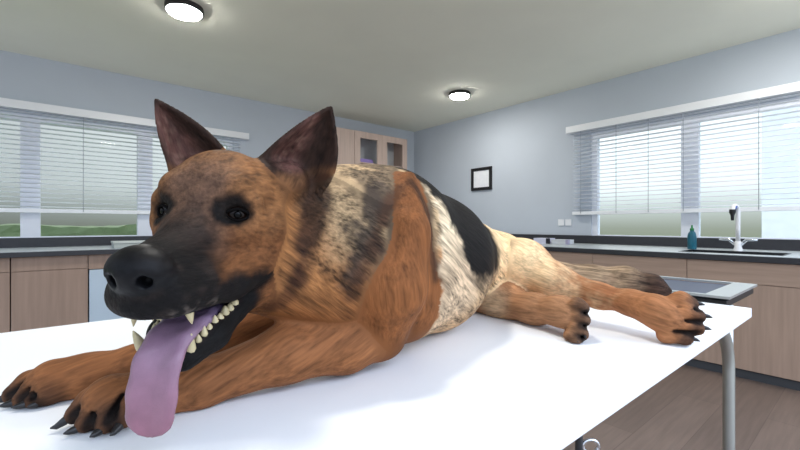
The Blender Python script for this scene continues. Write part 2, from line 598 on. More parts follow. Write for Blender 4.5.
# ------------------------------------------------------------------ left counter run
def unit_left(x0, x1, label, lock=True):
    t = thing('base_cabinet', ((x0 + x1) / 2, YF + 0.4, 0.065), label, 'cabinet', 'oak base cabinets under the left worktop')
    yf = YF + 0.05
    box('body', M_woodL, (x0 + 0.001, x1 - 0.001, yf + 0.02, YA - 0.02, 0.065, ZT - 0.046), t)
    d = box('drawer', M_woodL, (x0 + 0.002, x1 - 0.002, yf, yf + 0.019, 0.755, ZT - 0.05), t, 0.002)
    knob(d, ((x0 + x1) / 2, yf, 0.81), (0, -1, 0))
    e = box('door', M_woodL, (x0 + 0.002, x1 - 0.002, yf, yf + 0.019, 0.07, 0.751), t, 0.002)
    knob(e, (x1 - 0.06, yf, 0.44), (0, -1, 0))
    settle(t)
for a, b, l_ in ((-2.38, -1.46, 'wide oak base cabinet at the outer end of the left worktop, out past the blind'),
                 (-1.45, -0.92, 'oak base cabinet third left of the white fridge under the left worktop'),
                 (-0.91, -0.38, 'oak base cabinet second left of the white fridge under the left worktop'),
                 (-0.375, 0.137, 'oak base cabinet with drawer knob left of the white fridge'),
                 (0.80, 1.70, 'oak base cabinet right of the white fridge, behind the dog\'s head'),
                 (1.71, 2.70, 'oak base cabinet behind the dog\'s neck under the left worktop'),
                 (2.71, 3.872, 'oak base cabinet at the corner end of the left worktop')):
    unit_left(a, b, l_)
t = thing('fridge', (0.468, YF + 0.4, 0.0), 'pale blue-white under-counter fridge between oak cabinets, left of the dog\'s nose', 'fridge')
M_fr = mat('fridge_enamel', (188, 204, 216), 0.35, vary=0.02)
box('cabinet_body', M_fr, (0.145, 0.79, YF + 0.10, YA - 0.05, 0.063, 0.735), t)
box('fridge_door', M_fr, (0.145, 0.79, YF + 0.052, YF + 0.096, 0.07, 0.735), t, 0.006)
settle(t)
tag(box('fascia_board', M_woodL, (0.14, 0.797, YF + 0.05, YF + 0.069, 0.742, ZT - 0.05)), 'oak fascia board above the white fridge, under the left worktop', 'panel')

# small tray on the left worktop
t = thing('desk_tray', (0.55, 4.85, ZT), 'pale grey shallow box standing on the left worktop beside the dog\'s muzzle', 'box')
box('tray_base', mat('grey_plastic', (170, 176, 172), 0.5), (0.33, 0.78, 4.68, 4.95, ZT, ZT + 0.045), t, 0.006)
box('tray_lid', mat('grey_plastic_lid', (190, 196, 192), 0.5), (0.325, 0.785, 4.675, 4.955, ZT + 0.046, ZT + 0.066), t, 0.005)
settle(t)

# wall cabinets in the far corner
M_frost = mat('frosted_glass', (206, 212, 220), 0.35, vary=0.02)
_n, _l = M_frost.node_tree.nodes, M_frost.node_tree.links
_t = _n.new('ShaderNodeBsdfTransparent')
_x = _n.new('ShaderNodeMixShader')
_x.inputs[0].default_value = 0.35
_l.new(_n['Principled BSDF'].outputs[0], _x.inputs[1])
_l.new(_t.outputs[0], _x.inputs[2])
_l.new(_x.outputs[0], _n['Material Output'].inputs['Surface'])
yc = 5.15
t = thing('wall_cabinet', (3.205, 5.32, 1.72), 'closed pale oak wall cabinet behind the dog\'s near ear', 'cabinet')
box('cabinet_body', M_woodU, (3.02, 3.365, yc + 0.02, YA - 0.001, 1.72, 2.60), t)
d = box('door', M_woodU, (3.022, 3.363, yc, yc + 0.019, 1.722, 2.598), t, 0.002)
knob(d, (3.06, yc, 1.80), (0, -1, 0))
settle(t)
t = thing('wall_cabinet', (3.9, 5.32, 1.72), 'pale oak wall cabinet with two glass doors in the far corner', 'cabinet')
bm = bmesh.new()
a0, a1, zb, zt = 3.37, 4.42, 1.72, 2.60
add_box(bm, a0, a0 + 0.018, yc + 0.02, YA - 0.001, zb, zt)
add_box(bm, a1 - 0.018, a1, yc + 0.02, YA - 0.001, zb, zt)
add_box(bm, a0 + 0.018, a1 - 0.018, yc + 0.02, YA - 0.001, zt - 0.018, zt)
add_box(bm, a0 + 0.018, a1 - 0.018, yc + 0.02, YA - 0.001, zb, zb + 0.018)
finish('carcass', bm, M_woodU, t)
box('back_panel', mat('cabinet_back', (186, 190, 194), 0.7), (a0 + 0.018, a1 - 0.018, YA - 0.012, YA - 0.002, zb + 0.018, zt - 0.018), t)
box('shelf', M_woodU, (a0 + 0.02, a1 - 0.02, yc + 0.05, YA - 0.02, 2.12, 2.138), t)
for b0, b1 in ((a0, (a0 + a1) / 2 - 0.001), ((a0 + a1) / 2 + 0.001, a1)):
    bm = bmesh.new()
    sw = 0.10
    add_box(bm, b0, b0 + sw, yc, yc + 0.019, zb, zt)
    add_box(bm, b1 - sw, b1, yc, yc + 0.019, zb, zt)
    add_box(bm, b0 + sw, b1 - sw, yc, yc + 0.019, zt - sw, zt)
    add_box(bm, b0 + sw, b1 - sw, yc, yc + 0.019, zb, zb + sw)
    d = finish('door', bm, M_woodU, t)
    box('door_glass', M_frost, (b0 + sw, b1 - sw, yc + 0.007, yc + 0.011, zb + sw, zt - sw), d)
settle(t)
tag(box('folder', mat('purple_folder', (150, 130, 200), 0.6), (3.50, 3.78, yc + 0.10, yc + 0.26, 2.138, 2.20)), 'purple box lying on the shelf behind the left glass door', 'box')

# ------------------------------------------------------------------ examination table
TZ = 0.90
TX0, TX1, TY0, TY1 = -0.45, 1.585, 0.252, 1.305
M_table = mat('table_laminate', (238, 240, 243), 0.6, vary=0.008, scale=3, spec=0.5)
t = thing('examination_table', ((TX0 + TX1) / 2, (TY0 + TY1) / 2, 0.0), 'white-topped examination table on grey bent-tube legs, the dog lying on it', 'table')
box('tabletop', M_table, (TX0, TX1, TY0, TY1, TZ - 0.028, TZ), t, 0.003)
M_leg = mat('satin_tube', (186, 190, 186), 0.35, 0.85, vary=0.04)
def leg_pts(x, y, dx):
    R = 0.15
    arc = [(x + dx * (R - R * math.cos(a)), y, TZ - 0.044 - R + R * math.sin(a)) for a in (math.pi / 2 * k / 8 for k in range(8, -1, -1))]
    return [(x + dx * (R + 0.1), y, TZ - 0.044)] + arc + [(x, y, 0.5), (x, y, 0.012)]
for x, y, dx in ((1.55, 0.30, -1), (1.55, 1.25, -1), (-0.39, 0.30, 1), (-0.39, 1.25, 1)):
    lg = tube('leg', M_leg, leg_pts(x, y, dx), 0.0155, t, 16)
    lathe('foot', M_black, [(0.0, 0.0), (0.02, 0.0), (0.02, 0.014), (0.0, 0.014)], (x, y, 0.0), lg, 20)
for y in (0.30, 1.25):
    tube('rail', M_leg, [(-0.23, y, TZ - 0.036), (0.5, y, TZ - 0.036), (1.375, y, TZ - 0.036)], 0.008, t, 10)
tube('crank_rod', M_plinth, [(1.08, 0.533, TZ - 0.029), (1.08, 0.533, 0.7), (1.08, 0.533, 0.44)], 0.010, t, 10)
def loop(cx, cy, cz, R, ax):
    ps = []
    for k in range(20):
        a = 2 * math.pi * k / 20
        ps.append((cx + ax[0] * (math.cos(a) + 1) * R, cy + ax[1] * (math.cos(a) + 1) * R, cz + math.sin(a) * R * 0.8))
    return ps
tube('crank_handle', M_chrome, loop(1.088, 0.527, 0.542, 0.022, (0.77, -0.64)), 0.005, t, 10, True)
settle(t)

# ------------------------------------------------------------------ instrument stand
t = thing('instrument_stand', (2.27, 0.6, 0.0), 'shallow steel instrument tray on a single post beyond the table corner', 'stand')
a0, a1, b0, b1, zt = 1.99, 2.53, 0.382, 1.02, 0.868
M_rim = mat('tray_rim', (186, 190, 190), 0.3, 0.6, vary=0.03)
M_tin = mat('tray_inside', (70, 78, 98), 0.5, 0.0, vary=0.05)
bm = bmesh.new()
rw = 0.055
add_box(bm, a0, a0 + 0.03, b0, b1, zt - 0.01, zt)
add_box(bm, a1 - 0.03, a1, b0, b1, zt - 0.01, zt)
add_box(bm, a0 + 0.03, a1 - 0.03, b0, b0 + 0.085, zt - 0.01, zt)
add_box(bm, a0 + 0.03, a1 - 0.03, b1 - 0.085, b1, zt - 0.01, zt)
finish('tray_rim', bm, M_rim, t)
box('tray_well', M_tin, (a0 + 0.03, a1 - 0.03, b0 + 0.085, b1 - 0.085, zt - 0.018, zt - 0.012), t)
box('tray_body', M_black, (a0 + 0.012, a1 - 0.012, b0 + 0.012, b1 - 0.012, zt - 0.045, zt - 0.019), t, 0.004)
lathe('drain_knob', M_black, [(0.0, 0.010), (0.012, 0.010), (0.014, 0.0)], (2.16, 0.66, zt - 0.012), t, 16)
tube('post', M_rim, [(2.09, 0.405, zt - 0.046), (2.09, 0.405, 0.5), (2.09, 0.405, 0.05)], 0.016, t, 14)
bm = bmesh.new()
add_lathe(bm, [(0.0, 0.05), (0.03, 0.05), (0.04, 0.025), (0.15, 0.015), (0.155, 0.0), (0.0, 0.0)], (2.09, 0.405, 0.0), 40)
finish('base', bm, M_rim, t, True)
settle(t)

# ------------------------------------------------------------------ outside
bm = bmesh.new()
add_box(bm, -16, 6, 12.0, 13.2, -0.35, 1.12)
bmesh.ops.subdivide_edges(bm, edges=[e for e in bm.edges if e.calc_length() > 5], cuts=120, use_grid_fill=True)
bmesh.ops.subdivide_edges(bm, edges=[e for e in bm.edges if 1.0 < e.calc_length() < 2], cuts=8, use_grid_fill=True)
from mathutils import noise as _hn
for v in bm.verts:
    q = _hn.noise_vector(v.co * 3.0) * 0.06 + _hn.noise_vector(v.co * 0.7) * 0.08
    v.co += q
h = finish('hedge', bm, mat('hedge_leaves', (84, 94, 66), 0.95, vary=0.15, scale=5), None, False)
tag(h, 'green garden hedge seen outside through the left window', 'hedge')
h['kind'] = 'stuff'
structure(box('lawn', mat('grass', (96, 128, 62), 0.9, vary=0.25, scale=3), (-30, 10, YA + 0.6, 45, -0.5, -0.35)))
tag(box('house_wall', mat('white_render', (250, 250, 248), 0.8), (8.0, 8.3, -6.0, 1.16, -1.0, 4.2)), 'bright white house wall seen outside through the right window', 'building')
# ------------------------------------------------------------------ dog: implicit body
def P(px, py, d):
    """Point at distance d along the view direction; authoring helper for body landmarks."""
    a = (px - 400) / 400
    return np.array([d * (FX + FY * a), d * (FY - FX * a), EYE - d * (py - 225) / 400])

HR = np.array([[-0.67622, 0.73648, 0.01831], [-0.73617, -0.67456, -0.05498], [-0.02814, -0.05066, 0.99832]])
HS = 1.12
HP = np.array([0.1317, 0.5446, 1.1657])
YAW = math.radians(3.5)
HR = np.array([[math.cos(YAW), -math.sin(YAW), 0], [math.sin(YAW), math.cos(YAW), 0], [0, 0, 1]]) @ HR
def H(x, y, z):
    """Head frame (x to the nose, y to the dog's left, z up, origin between the eyes) to world."""
    return HR @ (np.array([x, y, z]) * HS) + HP

def axis(parts):
    out = [parts[0][0]]
    for a, b, h in parts:
        n = max(1, int(round((b - a) / h)))
        out += list(a + (b - a) * (np.arange(n) + 1) / n)
    return np.array(out, np.float32)
GX = axis([(-0.14, 0.40, 0.0030), (0.40, 1.70, 0.0050)])
GY = axis([(0.22, 0.36, 0.0040), (0.36, 0.80, 0.0031), (0.80, 1.08, 0.006)])
GZ = axis([(0.885, 1.36, 0.0032)])
BIG = 0.06
F = np.full((len(GX), len(GY), len(GZ)), BIG, np.float32)

def sub(lo, hi):
    i0 = [max(0, int(np.searchsorted(g, a)) - 1) for g, a in zip((GX, GY, GZ), lo)]
    i1 = [min(len(g), int(np.searchsorted(g, b)) + 1) for g, b in zip((GX, GY, GZ), hi)]
    sl = tuple(slice(a, b) for a, b in zip(i0, i1))
    return sl, GX[sl[0]][:, None, None], GY[sl[1]][None, :, None], GZ[sl[2]][None, None, :]

def blend(sl, d, k):
    f = F[sl]
    h = np.maximum(k - np.abs(f - d), 0) / k
    F[sl] = np.minimum(f, d) - h * h * k * 0.25

def carve(sl, d, k):
    f = F[sl]
    h = np.maximum(k - np.abs(f + d), 0) / k
    F[sl] = np.maximum(f, -d) + h * h * k * 0.25

def d_cone(X, Y, Z, a, b, ra, rb):
    ba = b - a
    L = float(np.linalg.norm(ba)) + 1e-9
    px, py, pz = X - a[0], Y - a[1], Z - a[2]
    t = (px * ba[0] + py * ba[1] + pz * ba[2]) / (L * L)
    # shift of the contact point on a tapered capsule
    rr = (ra - rb) / L
    rr = max(-0.95, min(0.95, rr))
    perp2 = np.maximum((px * px + py * py + pz * pz) - t * t * L * L, 0)
    t = np.clip(t - np.sqrt(perp2) * rr / (L * math.sqrt(1 - rr * rr)), 0, 1)
    dx, dy, dz = px - t * ba[0], py - t * ba[1], pz - t * ba[2]
    return np.sqrt(dx * dx + dy * dy + dz * dz) - (ra + (rb - ra) * t)

def cone(a, b, ra, rb, k=0.03, cut=False):
    a, b = np.asarray(a, float), np.asarray(b, float)
    m = k + 0.01
    lo = np.minimum(a - ra, b - rb) - m
    hi = np.maximum(a + ra, b + rb) + m
    sl, X, Y, Z = sub(lo, hi)
    (carve if cut else blend)(sl, d_cone(X, Y, Z, a, b, ra, rb), k)

def chain(pts, k=0.03):
    for (a, ra), (b, rb) in zip(pts[:-1], pts[1:]):
        cone(a, b, ra, rb, k)

def ell(c, r, R=None, k=0.03, cut=False):
    """Ellipsoid with radii r in frame R (columns are its axes)."""
    c = np.asarray(c, float)
    R = np.eye(3) if R is None else R
    ext = np.sqrt(((R * np.array(r)) ** 2).sum(1)) + k + 0.01
    sl, X, Y, Z = sub(c - ext, c + ext)
    X, Y, Z = X - c[0], Y - c[1], Z - c[2]
    k0 = 0
    k1 = 0
    for j in range(3):
        q = X * R[0, j] + Y * R[1, j] + Z * R[2, j]
        k0 = k0 + (q / r[j]) ** 2
        k1 = k1 + (q / (r[j] * r[j])) ** 2
    k0 = np.sqrt(k0)
    k1 = np.sqrt(k1) + 1e-6
    (carve if cut else blend)(sl, k0 * (k0 - 1.0) / k1, k)

def brush(pts, rad, k=0.006):
    """Union of many small balls (used for thin shells such as the ears)."""
    pts = np.asarray(pts, float)
    rad = np.broadcast_to(np.asarray(rad, float), (len(pts),))
    m = rad.max() + k + 0.006
    sl, X, Y, Z = sub(pts.min(0) - m, pts.max(0) + m)
    d = np.full(np.broadcast(X, Y, Z).shape, BIG, np.float32)
    for p, r in zip(pts, rad):
        e = r + 0.012
        j = []
        for g, q in zip((X.ravel(), Y.ravel(), Z.ravel()), p):
            j.append(slice(int(np.searchsorted(g, q - e)), int(np.searchsorted(g, q + e))))
        j = tuple(j)
        if any(s_.stop <= s_.start for s_ in j):
            continue
        dd = np.sqrt((X[j[0]] - p[0]) ** 2 + (Y[:, j[1]] - p[1]) ** 2 + (Z[:, :, j[2]] - p[2]) ** 2) - r
        d[j] = np.minimum(d[j], dd)
    blend(sl, d, k)

def hc(a, b, ra, rb, k=0.02, cut=False):
    cone(H(*a), H(*b), ra * HS, rb * HS, k, cut)
def he(c, r, k=0.02, cut=False, yaw=0.0, pitch=0.0):
    Rl = np.array(Euler((0, pitch, yaw)).to_matrix())
    ell(H(*c), np.array(r) * HS, HR @ Rl, k, cut)

# ---- trunk
WITH = np.array([0.49, 0.645, 1.135])
chain([(np.array([0.235, 0.650, 1.145]), 0.085), (np.array([0.41, 0.655, 1.130]), 0.122), (np.array([0.50, 0.655, 1.125]), 0.132),
       (np.array([0.66, 0.695, 1.07]), 0.142), (np.array([0.85, 0.745, 1.065]), 0.090), (np.array([1.06, 0.790, 1.035]), 0.095)], 0.05)
chain([(np.array([0.20, 0.61, 1.085]), 0.062), (np.array([0.36, 0.60, 1.08]), 0.088), (np.array([0.50, 0.63, 1.04]), 0.114), (np.array([0.66, 0.69, 1.025]), 0.108),
       (np.array([0.84, 0.745, 1.03]), 0.072)], 0.05)
chain([(H(-0.10, 0.03, -0.065), 0.050), (P(296, 283, 0.66), 0.048), (P(352, 272, 0.70), 0.060)], 0.04)
# ---- near foreleg
E_ = P(380, 333, 0.705)
chain([(P(408, 180, 0.735), 0.016), (P(406, 232, 0.69), 0.040), (P(390, 287, 0.672), 0.061), (E_, 0.044)], 0.012)
chain([(P(352, 240, 0.69), 0.050), (P(340, 300, 0.68), 0.050), (E_ + np.array([-0.02, 0.02, 0.01]), 0.035)], 0.03)
chain([(E_, 0.042), (P(345, 345, 0.665), 0.043), (P(285, 354, 0.615), 0.041), (P(200, 384, 0.555), 0.030), (P(150, 396, 0.53), 0.030), (P(112, 402, 0.508), 0.034)], 0.018)
def paw(toes, rt, k=0.006):
    for base, tip in toes:
        mid = (base + tip) / 2 + np.array([0, 0, rt * 0.35])
        cone(base, mid, rt * 0.95, rt * 1.05, k)
        cone(mid, tip, rt * 1.05, rt * 0.80, k)
NP = [(P(104, 396, 0.512), P(76, 414, 0.494)), (P(108, 402, 0.503), P(86, 423, 0.484)), (P(120, 403, 0.500), P(106, 424, 0.480)), (P(136, 402, 0.505), P(125, 418, 0.486))]
paw(NP, 0.0150, 0.003)
# ---- far foreleg
chain([(np.array([0.46, 0.76, 1.06]), 0.06), (np.array([0.42, 0.84, 0.97]), 0.05), (P(190, 352, 0.70), 0.036), (P(140, 367, 0.63), 0.033), (P(90, 376, 0.60), 0.030), (P(55, 383, 0.578), 0.034)], 0.02)
FP = [(P(46, 380, 0.580), P(14, 394, 0.562)), (P(48, 386, 0.570), P(24, 399, 0.553)), (P(56, 388, 0.566), P(36, 400, 0.550)), (P(62, 386, 0.572), P(48, 398, 0.556))]
paw(FP, 0.0165, 0.004)
# ---- upper hind leg
chain([(P(494, 266, 1.24), 0.084), (P(522, 266, 1.16), 0.074), (P(555, 283, 1.07), 0.046), (P(600, 296, 0.985), 0.0265), (P(632, 303, 0.92), 0.025), (P(655, 311, 0.87), 0.030), (P(670, 319, 0.85), 0.036)], 0.03)
UP = [(P(672, 304, 0.855), P(690, 304, 0.840)), (P(674, 315, 0.842), P(697, 316, 0.822)), (P(672, 327, 0.840), P(696, 328, 0.820)), (P(666, 335, 0.843), P(685, 338, 0.828))]
paw(UP, 0.0195, 0.003)
# ---- lower hind leg
chain([(P(478, 290, 1.20), 0.075), (P(505, 304, 1.10), 0.046), (P(535, 309, 1.0), 0.034), (P(560, 311, 0.93), 0.030), (P(572, 316, 0.90), 0.032)], 0.03)
LP = [(P(572, 309, 0.90), P(583, 308, 0.872)), (P(574, 319, 0.888), P(584, 320, 0.862)), (P(573, 330, 0.882), P(582, 334, 0.852)), (P(571, 336, 0.878), P(576, 343, 0.846))]
paw(LP, 0.0175, 0.003)
GROOVES = []
def grooves(toes, n, rt):
    n = np.array(n, float)
    n /= np.linalg.norm(n)
    for (b0, t0), (b1, t1) in zip(toes[:-1], toes[1:]):
        a = (b0 + b1) / 2 + n * rt * 0.95
        b = (t0 + t1) / 2 + n * rt * 0.80
        cone(a, b + (b - a) * 0.3, 0.0035, 0.0050, 0.004, True)
        GROOVES.append((a, b + (b - a) * 0.3))
CAMW = np.array([-FX, -FY, 0.0])
grooves(NP, CAMW * 0.6 + np.array([0, 0, 1.0]), 0.0150)
grooves(FP, CAMW * 0.6 + np.array([0, 0, 1.0]), 0.0165)
grooves(UP, CAMW + np.array([0, 0, 0.25]), 0.0195)
grooves(LP, CAMW + np.array([0.4, 0, 0.25]), 0.0175)
# ---- tail
chain([(np.array([1.12, 0.80, 1.03]), 0.055), (P(545, 272, 1.45), 0.046), (P(590, 280, 1.44), 0.050), (P(625, 281, 1.41), 0.047), (P(652, 285, 1.38), 0.032), (P(668, 291, 1.36), 0.012)], 0.03)
# ---- head
EYX = {1: 0.0005, -1: 0.0005}
EYY = {1: 0.0345, -1: 0.0340}
he((-0.055, 0, 0.018), (0.078, 0.060, 0.060), 0.03)
he((-0.095, 0, 0.0), (0.06, 0.058, 0.06), 0.03)
for s_ in (-1, 1):
    hc((-0.045, s_ * 0.040, -0.022), (-0.085, s_ * 0.046, -0.045), 0.034, 0.038, 0.03)      # cheek muscle
    hc((0.002, s_ * 0.031, 0.026), (-0.035, s_ * 0.040, 0.026), 0.018, 0.020, 0.016)         # brow ridge
    hc((-0.006, s_ * 0.0510, 0.012), (-0.010, s_ * 0.0510, -0.008), 0.0115, 0.0125, 0.012)        # outer rim of the orbit
    hc((0.012, s_ * 0.030, -0.022), (-0.035, s_ * 0.050, -0.020), 0.018, 0.020, 0.02)        # cheek bone
    hc((0.010, s_ * 0.029, -0.070), (0.094, s_ * 0.018, -0.0745), 0.026, 0.0195, 0.014)        # upper lip
    hc((-0.030, s_ * 0.040, -0.062), (0.006, s_ * 0.032, -0.066), 0.028, 0.025, 0.02)
    hc((-0.085, s_ * 0.034, -0.075), (-0.045, s_ * 0.036, -0.092), 0.036, 0.022, 0.012)      # jaw back
    hc((-0.048, s_ * 0.037, -0.096), (-0.010, s_ * 0.034, -0.113), 0.020, 0.0115, 0.008)
    hc((-0.010, s_ * 0.034, -0.113), (0.024, s_ * 0.026, -0.130), 0.0115, 0.0155, 0.008)     # lower jaw branch
    hc((0.024, s_ * 0.026, -0.130), (0.058, s_ * 0.012, -0.142), 0.0155, 0.0145, 0.008)
hc((-0.060, 0, -0.095), (0.040, 0, -0.148), 0.024, 0.008, 0.008)                             # jaw floor
hc((0.0, 0, -0.036), (0.098, 0, -0.055), 0.036, 0.0265, 0.016)                                 # muzzle
hc((-0.016, 0, 0.014), (0.030, 0, -0.024), 0.031, 0.022, 0.022)                                 # stop
he((0.109, 0, -0.050), (0.0245, 0.0275, 0.0225), 0.0025)                                       # nose pad
he((0.101, -0.001, -0.080), (0.0195, 0.022, 0.014), 0.008)                                         # front lip
for s_ in (-1, 1):
    hc((0.137, s_ * 0.014, -0.058), (0.119, s_ * 0.012, -0.056), 0.0065, 0.0050, 0.003, True)  # nostril
    hc((0.127, s_ * 0.024, -0.060), (0.103, s_ * 0.032, -0.052), 0.0045, 0.0030, 0.004, True)
    he((EYX[s_] + 0.012, s_ * (EYY[s_] + 0.008), 0.0005), (0.0125, 0.010, 0.0080), 0.005, True, yaw=-s_ * 0.9)       # eye socket
hc((0.135, 0, -0.062), (0.124, 0, -0.090), 0.0030, 0.0030, 0.003, True)                      # philtrum
# ---- ears
def ear(bi, bo, tip, bend, depth, out, inn, n=38, m=25):
    bi, bo, tip = (bi[0], bi[1] + 0.004, bi[2]), (bo[0], bo[1] + 0.005, bo[2]), (tip[0], tip[1] + 0.0095, tip[2] - 0.002)
    """Cupped, pointed ear between its inner and outer base points and the tip."""
    bi, bo, tip = np.array(bi), np.array(bo), np.array(tip)
    pts, rad = [], []
    c0 = (bi + bo) / 2
    wd = (bo - bi) / 2
    nrm = np.cross(wd, tip - c0)
    nrm /= np.linalg.norm(nrm)
    if nrm[0] < 0:
        nrm = -nrm
    for i in range(n):
        h = i / (n - 1)
        c = c0 + (tip - c0) * h + bend * math.sin(math.pi * h) * nrm
        for j in range(m):
            a = -1 + 2 * j / (m - 1)
            wsc = (1 - h ** 1.25) ** 0.9 + (out if a > 0 else inn) * math.sin(math.pi * h) ** 1.2
            q = c + wd * wsc * a - nrm * depth * (1 - a * a) * (1 - h) ** 0.6
            pts.append(H(*q))
            rad.append(0.0052 - 0.0018 * h)
    brush(pts, rad, 0.010)
    return nrm
ear((-0.078, 0.034, 0.074), (-0.108, 0.098, 0.028), (-0.084, 0.112, 0.148), 0.004, 0.030, 0.34, 0.02)
ear((-0.090, -0.022, 0.078), (-0.066, -0.074, 0.044), (-0.060, -0.104, 0.139), 0.004, 0.028, 0.04, 0.10)
for s_ in (-1, 1):
    hc((-0.085, s_ * 0.045, 0.040), (-0.095, s_ * 0.066, 0.045), 0.030, 0.026, 0.02)          # ear root
# resting on the table
F = np.maximum(F, (0.9012 - GZ)[None, None, :])

# ---- surface nets
def surface_nets(F):
    neg = F < 0
    n = neg.shape
    cnt = np.zeros((n[0] - 1, n[1] - 1, n[2] - 1), np.int8)
    for dx in (0, 1):
        for dy in (0, 1):
            for dz in (0, 1):
                cnt += neg[dx:n[0] - 1 + dx, dy:n[1] - 1 + dy, dz:n[2] - 1 + dz]
    act = (cnt > 0) & (cnt < 8)
    I, J, K = np.nonzero(act)
    idx = np.full(act.shape, -1, np.int32)
    idx[I, J, K] = np.arange(len(I))
    acc = np.zeros((len(I), 3))
    num = np.zeros(len(I))
    cor = [(a, b, c) for a in (0, 1) for b in (0, 1) for c in (0, 1)]
    G = (GX, GY, GZ)
    for ax in range(3):
        for c in cor:
            if c[ax]:
                continue
            e = list(c)
            e[ax] = 1
            f0 = F[I + c[0], J + c[1], K + c[2]]
            f1 = F[I + e[0], J + e[1], K + e[2]]
            cr = (f0 < 0) != (f1 < 0)
            t = np.where(cr, f0 / (f0 - f1 + 1e-12), 0)
            base = (I, J, K)
            for q in range(3):
                g = G[q]
                p0 = g[base[q] + c[q]]
                if q == ax:
                    p0 = p0 + t * (g[base[q] + 1] - g[base[q]])
                acc[:, q] += np.where(cr, p0, 0)
            num += cr
    V = acc / num[:, None]
    faces = []
    for ax in range(3):
        u, v = (ax + 1) % 3, (ax + 2) % 3
        s0 = [slice(1, -1)] * 3
        s0[ax] = slice(0, -1)
        s1 = list(s0)
        s1[ax] = slice(1, None)
        a, b = neg[tuple(s0)], neg[tuple(s1)]
        for flip, m in ((False, a & ~b), (True, b & ~a)):
            q = np.array(np.nonzero(m))
            if q.shape[1] == 0:
                continue
            q[u] += 1
            q[v] += 1
            def at(du, dv):
                w_ = q.copy()
                w_[u] -= du
                w_[v] -= dv
                return idx[w_[0], w_[1], w_[2]]
            quad_ = np.stack([at(1, 1), at(0, 1), at(0, 0), at(1, 0)], 1)
            faces.append(quad_[:, ::-1] if flip else quad_)
    return V, np.concatenate(faces)
V, Q = surface_nets(F)
# keep the largest connected piece
lab = np.arange(len(V))
ed = np.concatenate([Q[:, [0, 1]], Q[:, [1, 2]], Q[:, [2, 3]], Q[:, [3, 0]]])
while True:
    new = lab.copy()
    np.minimum.at(new, ed[:, 0], lab[ed[:, 1]])
    np.minimum.at(new, ed[:, 1], lab[ed[:, 0]])
    new = new[new]
    new = new[new]
    if (new == lab).all():
        break
    lab = new
big = np.bincount(lab).argmax()
keep = lab == big
remap = np.cumsum(keep) - 1
Q = remap[Q[keep[Q[:, 0]]]]
V = V[keep]
# light smoothing along the mesh
ed = np.concatenate([Q[:, [0, 1]], Q[:, [1, 2]], Q[:, [2, 3]], Q[:, [3, 0]]])
def relax(V, lam):
    s = np.zeros_like(V)
    c = np.zeros(len(V))
    for q in range(3):
        s[:, q] = np.bincount(ed[:, 0], V[ed[:, 1], q], len(V)) + np.bincount(ed[:, 1], V[ed[:, 0], q], len(V))
    c = np.bincount(ed[:, 0], minlength=len(V)) + np.bincount(ed[:, 1], minlength=len(V))
    return V + lam * (s / c[:, None] - V)
for _ in range(3):
    V = relax(V, 0.5)
    V = relax(V, -0.45)
V[:, 2] = np.maximum(V[:, 2], 0.9006)
# ------------------------------------------------------------------ dog: coat colours (own markings, with some crease shade and a lit patch painted in)
from mathutils import noise as mnoise
def nz(A, scale, off=0.0):
    B = A * scale + off
    return np.array([mnoise.noise(Vector(p)) for p in B])
def srgb(*c):
    return np.array(lin(*c)[:3])
def ss(a, b, x):
    t = np.clip((x - a) / (b - a), 0, 1)
    return t * t * (3 - 2 * t)
def seg_d(V, pts):
    """Distance to a polyline of (point, radius), minus the radius."""
    d = np.full(len(V), 9.0)
    for (a, ra), (b, rb) in zip(pts[:-1], pts[1:]):
        a, b = np.asarray(a), np.asarray(b)
        ba = b - a
        t = np.clip(((V - a) @ ba) / (ba @ ba), 0, 1)
        q = np.linalg.norm(V - a - t[:, None] * ba, axis=1) - (ra + (rb - ra) * t)
        d = np.minimum(d, q)
    return d
def ball(c, r, soft, A):
    return 1 - ss(r - soft, r + soft, np.linalg.norm((A - np.array(c)), axis=1))

LV = (V - HP) @ HR / HS                               # head frame
lx, ly, lz = LV[:, 0], LV[:, 1], LV[:, 2]
ay = np.abs(ly)
n1 = nz(V, 22.0)
n2 = nz(V, 55.0, 7.1)
n3 = nz(V, 120.0, 3.3)
wob = n1 * 0.5 + n2 * 0.3 + n3 * 0.2

C = np.tile(srgb(178, 122, 76), (len(V), 1))
gloss = np.zeros(len(V))
streak = np.full(len(V), 0.35)
def paint(w, c, amt=1.0):
    global C
    w = np.clip(w * amt, 0, 1)[:, None]
    C = C * (1 - w) + np.asarray(c)[None, :] * w

_D = V[:, 0] * FX + V[:, 1] * FY
_U = 400 + 400 * (V[:, 0] * FY - V[:, 1] * FX) / _D
_W = 225 - 400 * (V[:, 2] - EYE) / _D
def on(px, py):
    """The point of the dog's skin nearest the eye along a direction: landmark for a marking."""
    m = np.nonzero((_U - px) ** 2 + (_W - py) ** 2 < 16)[0]
    return V[m[np.argmin(_D[m])]]

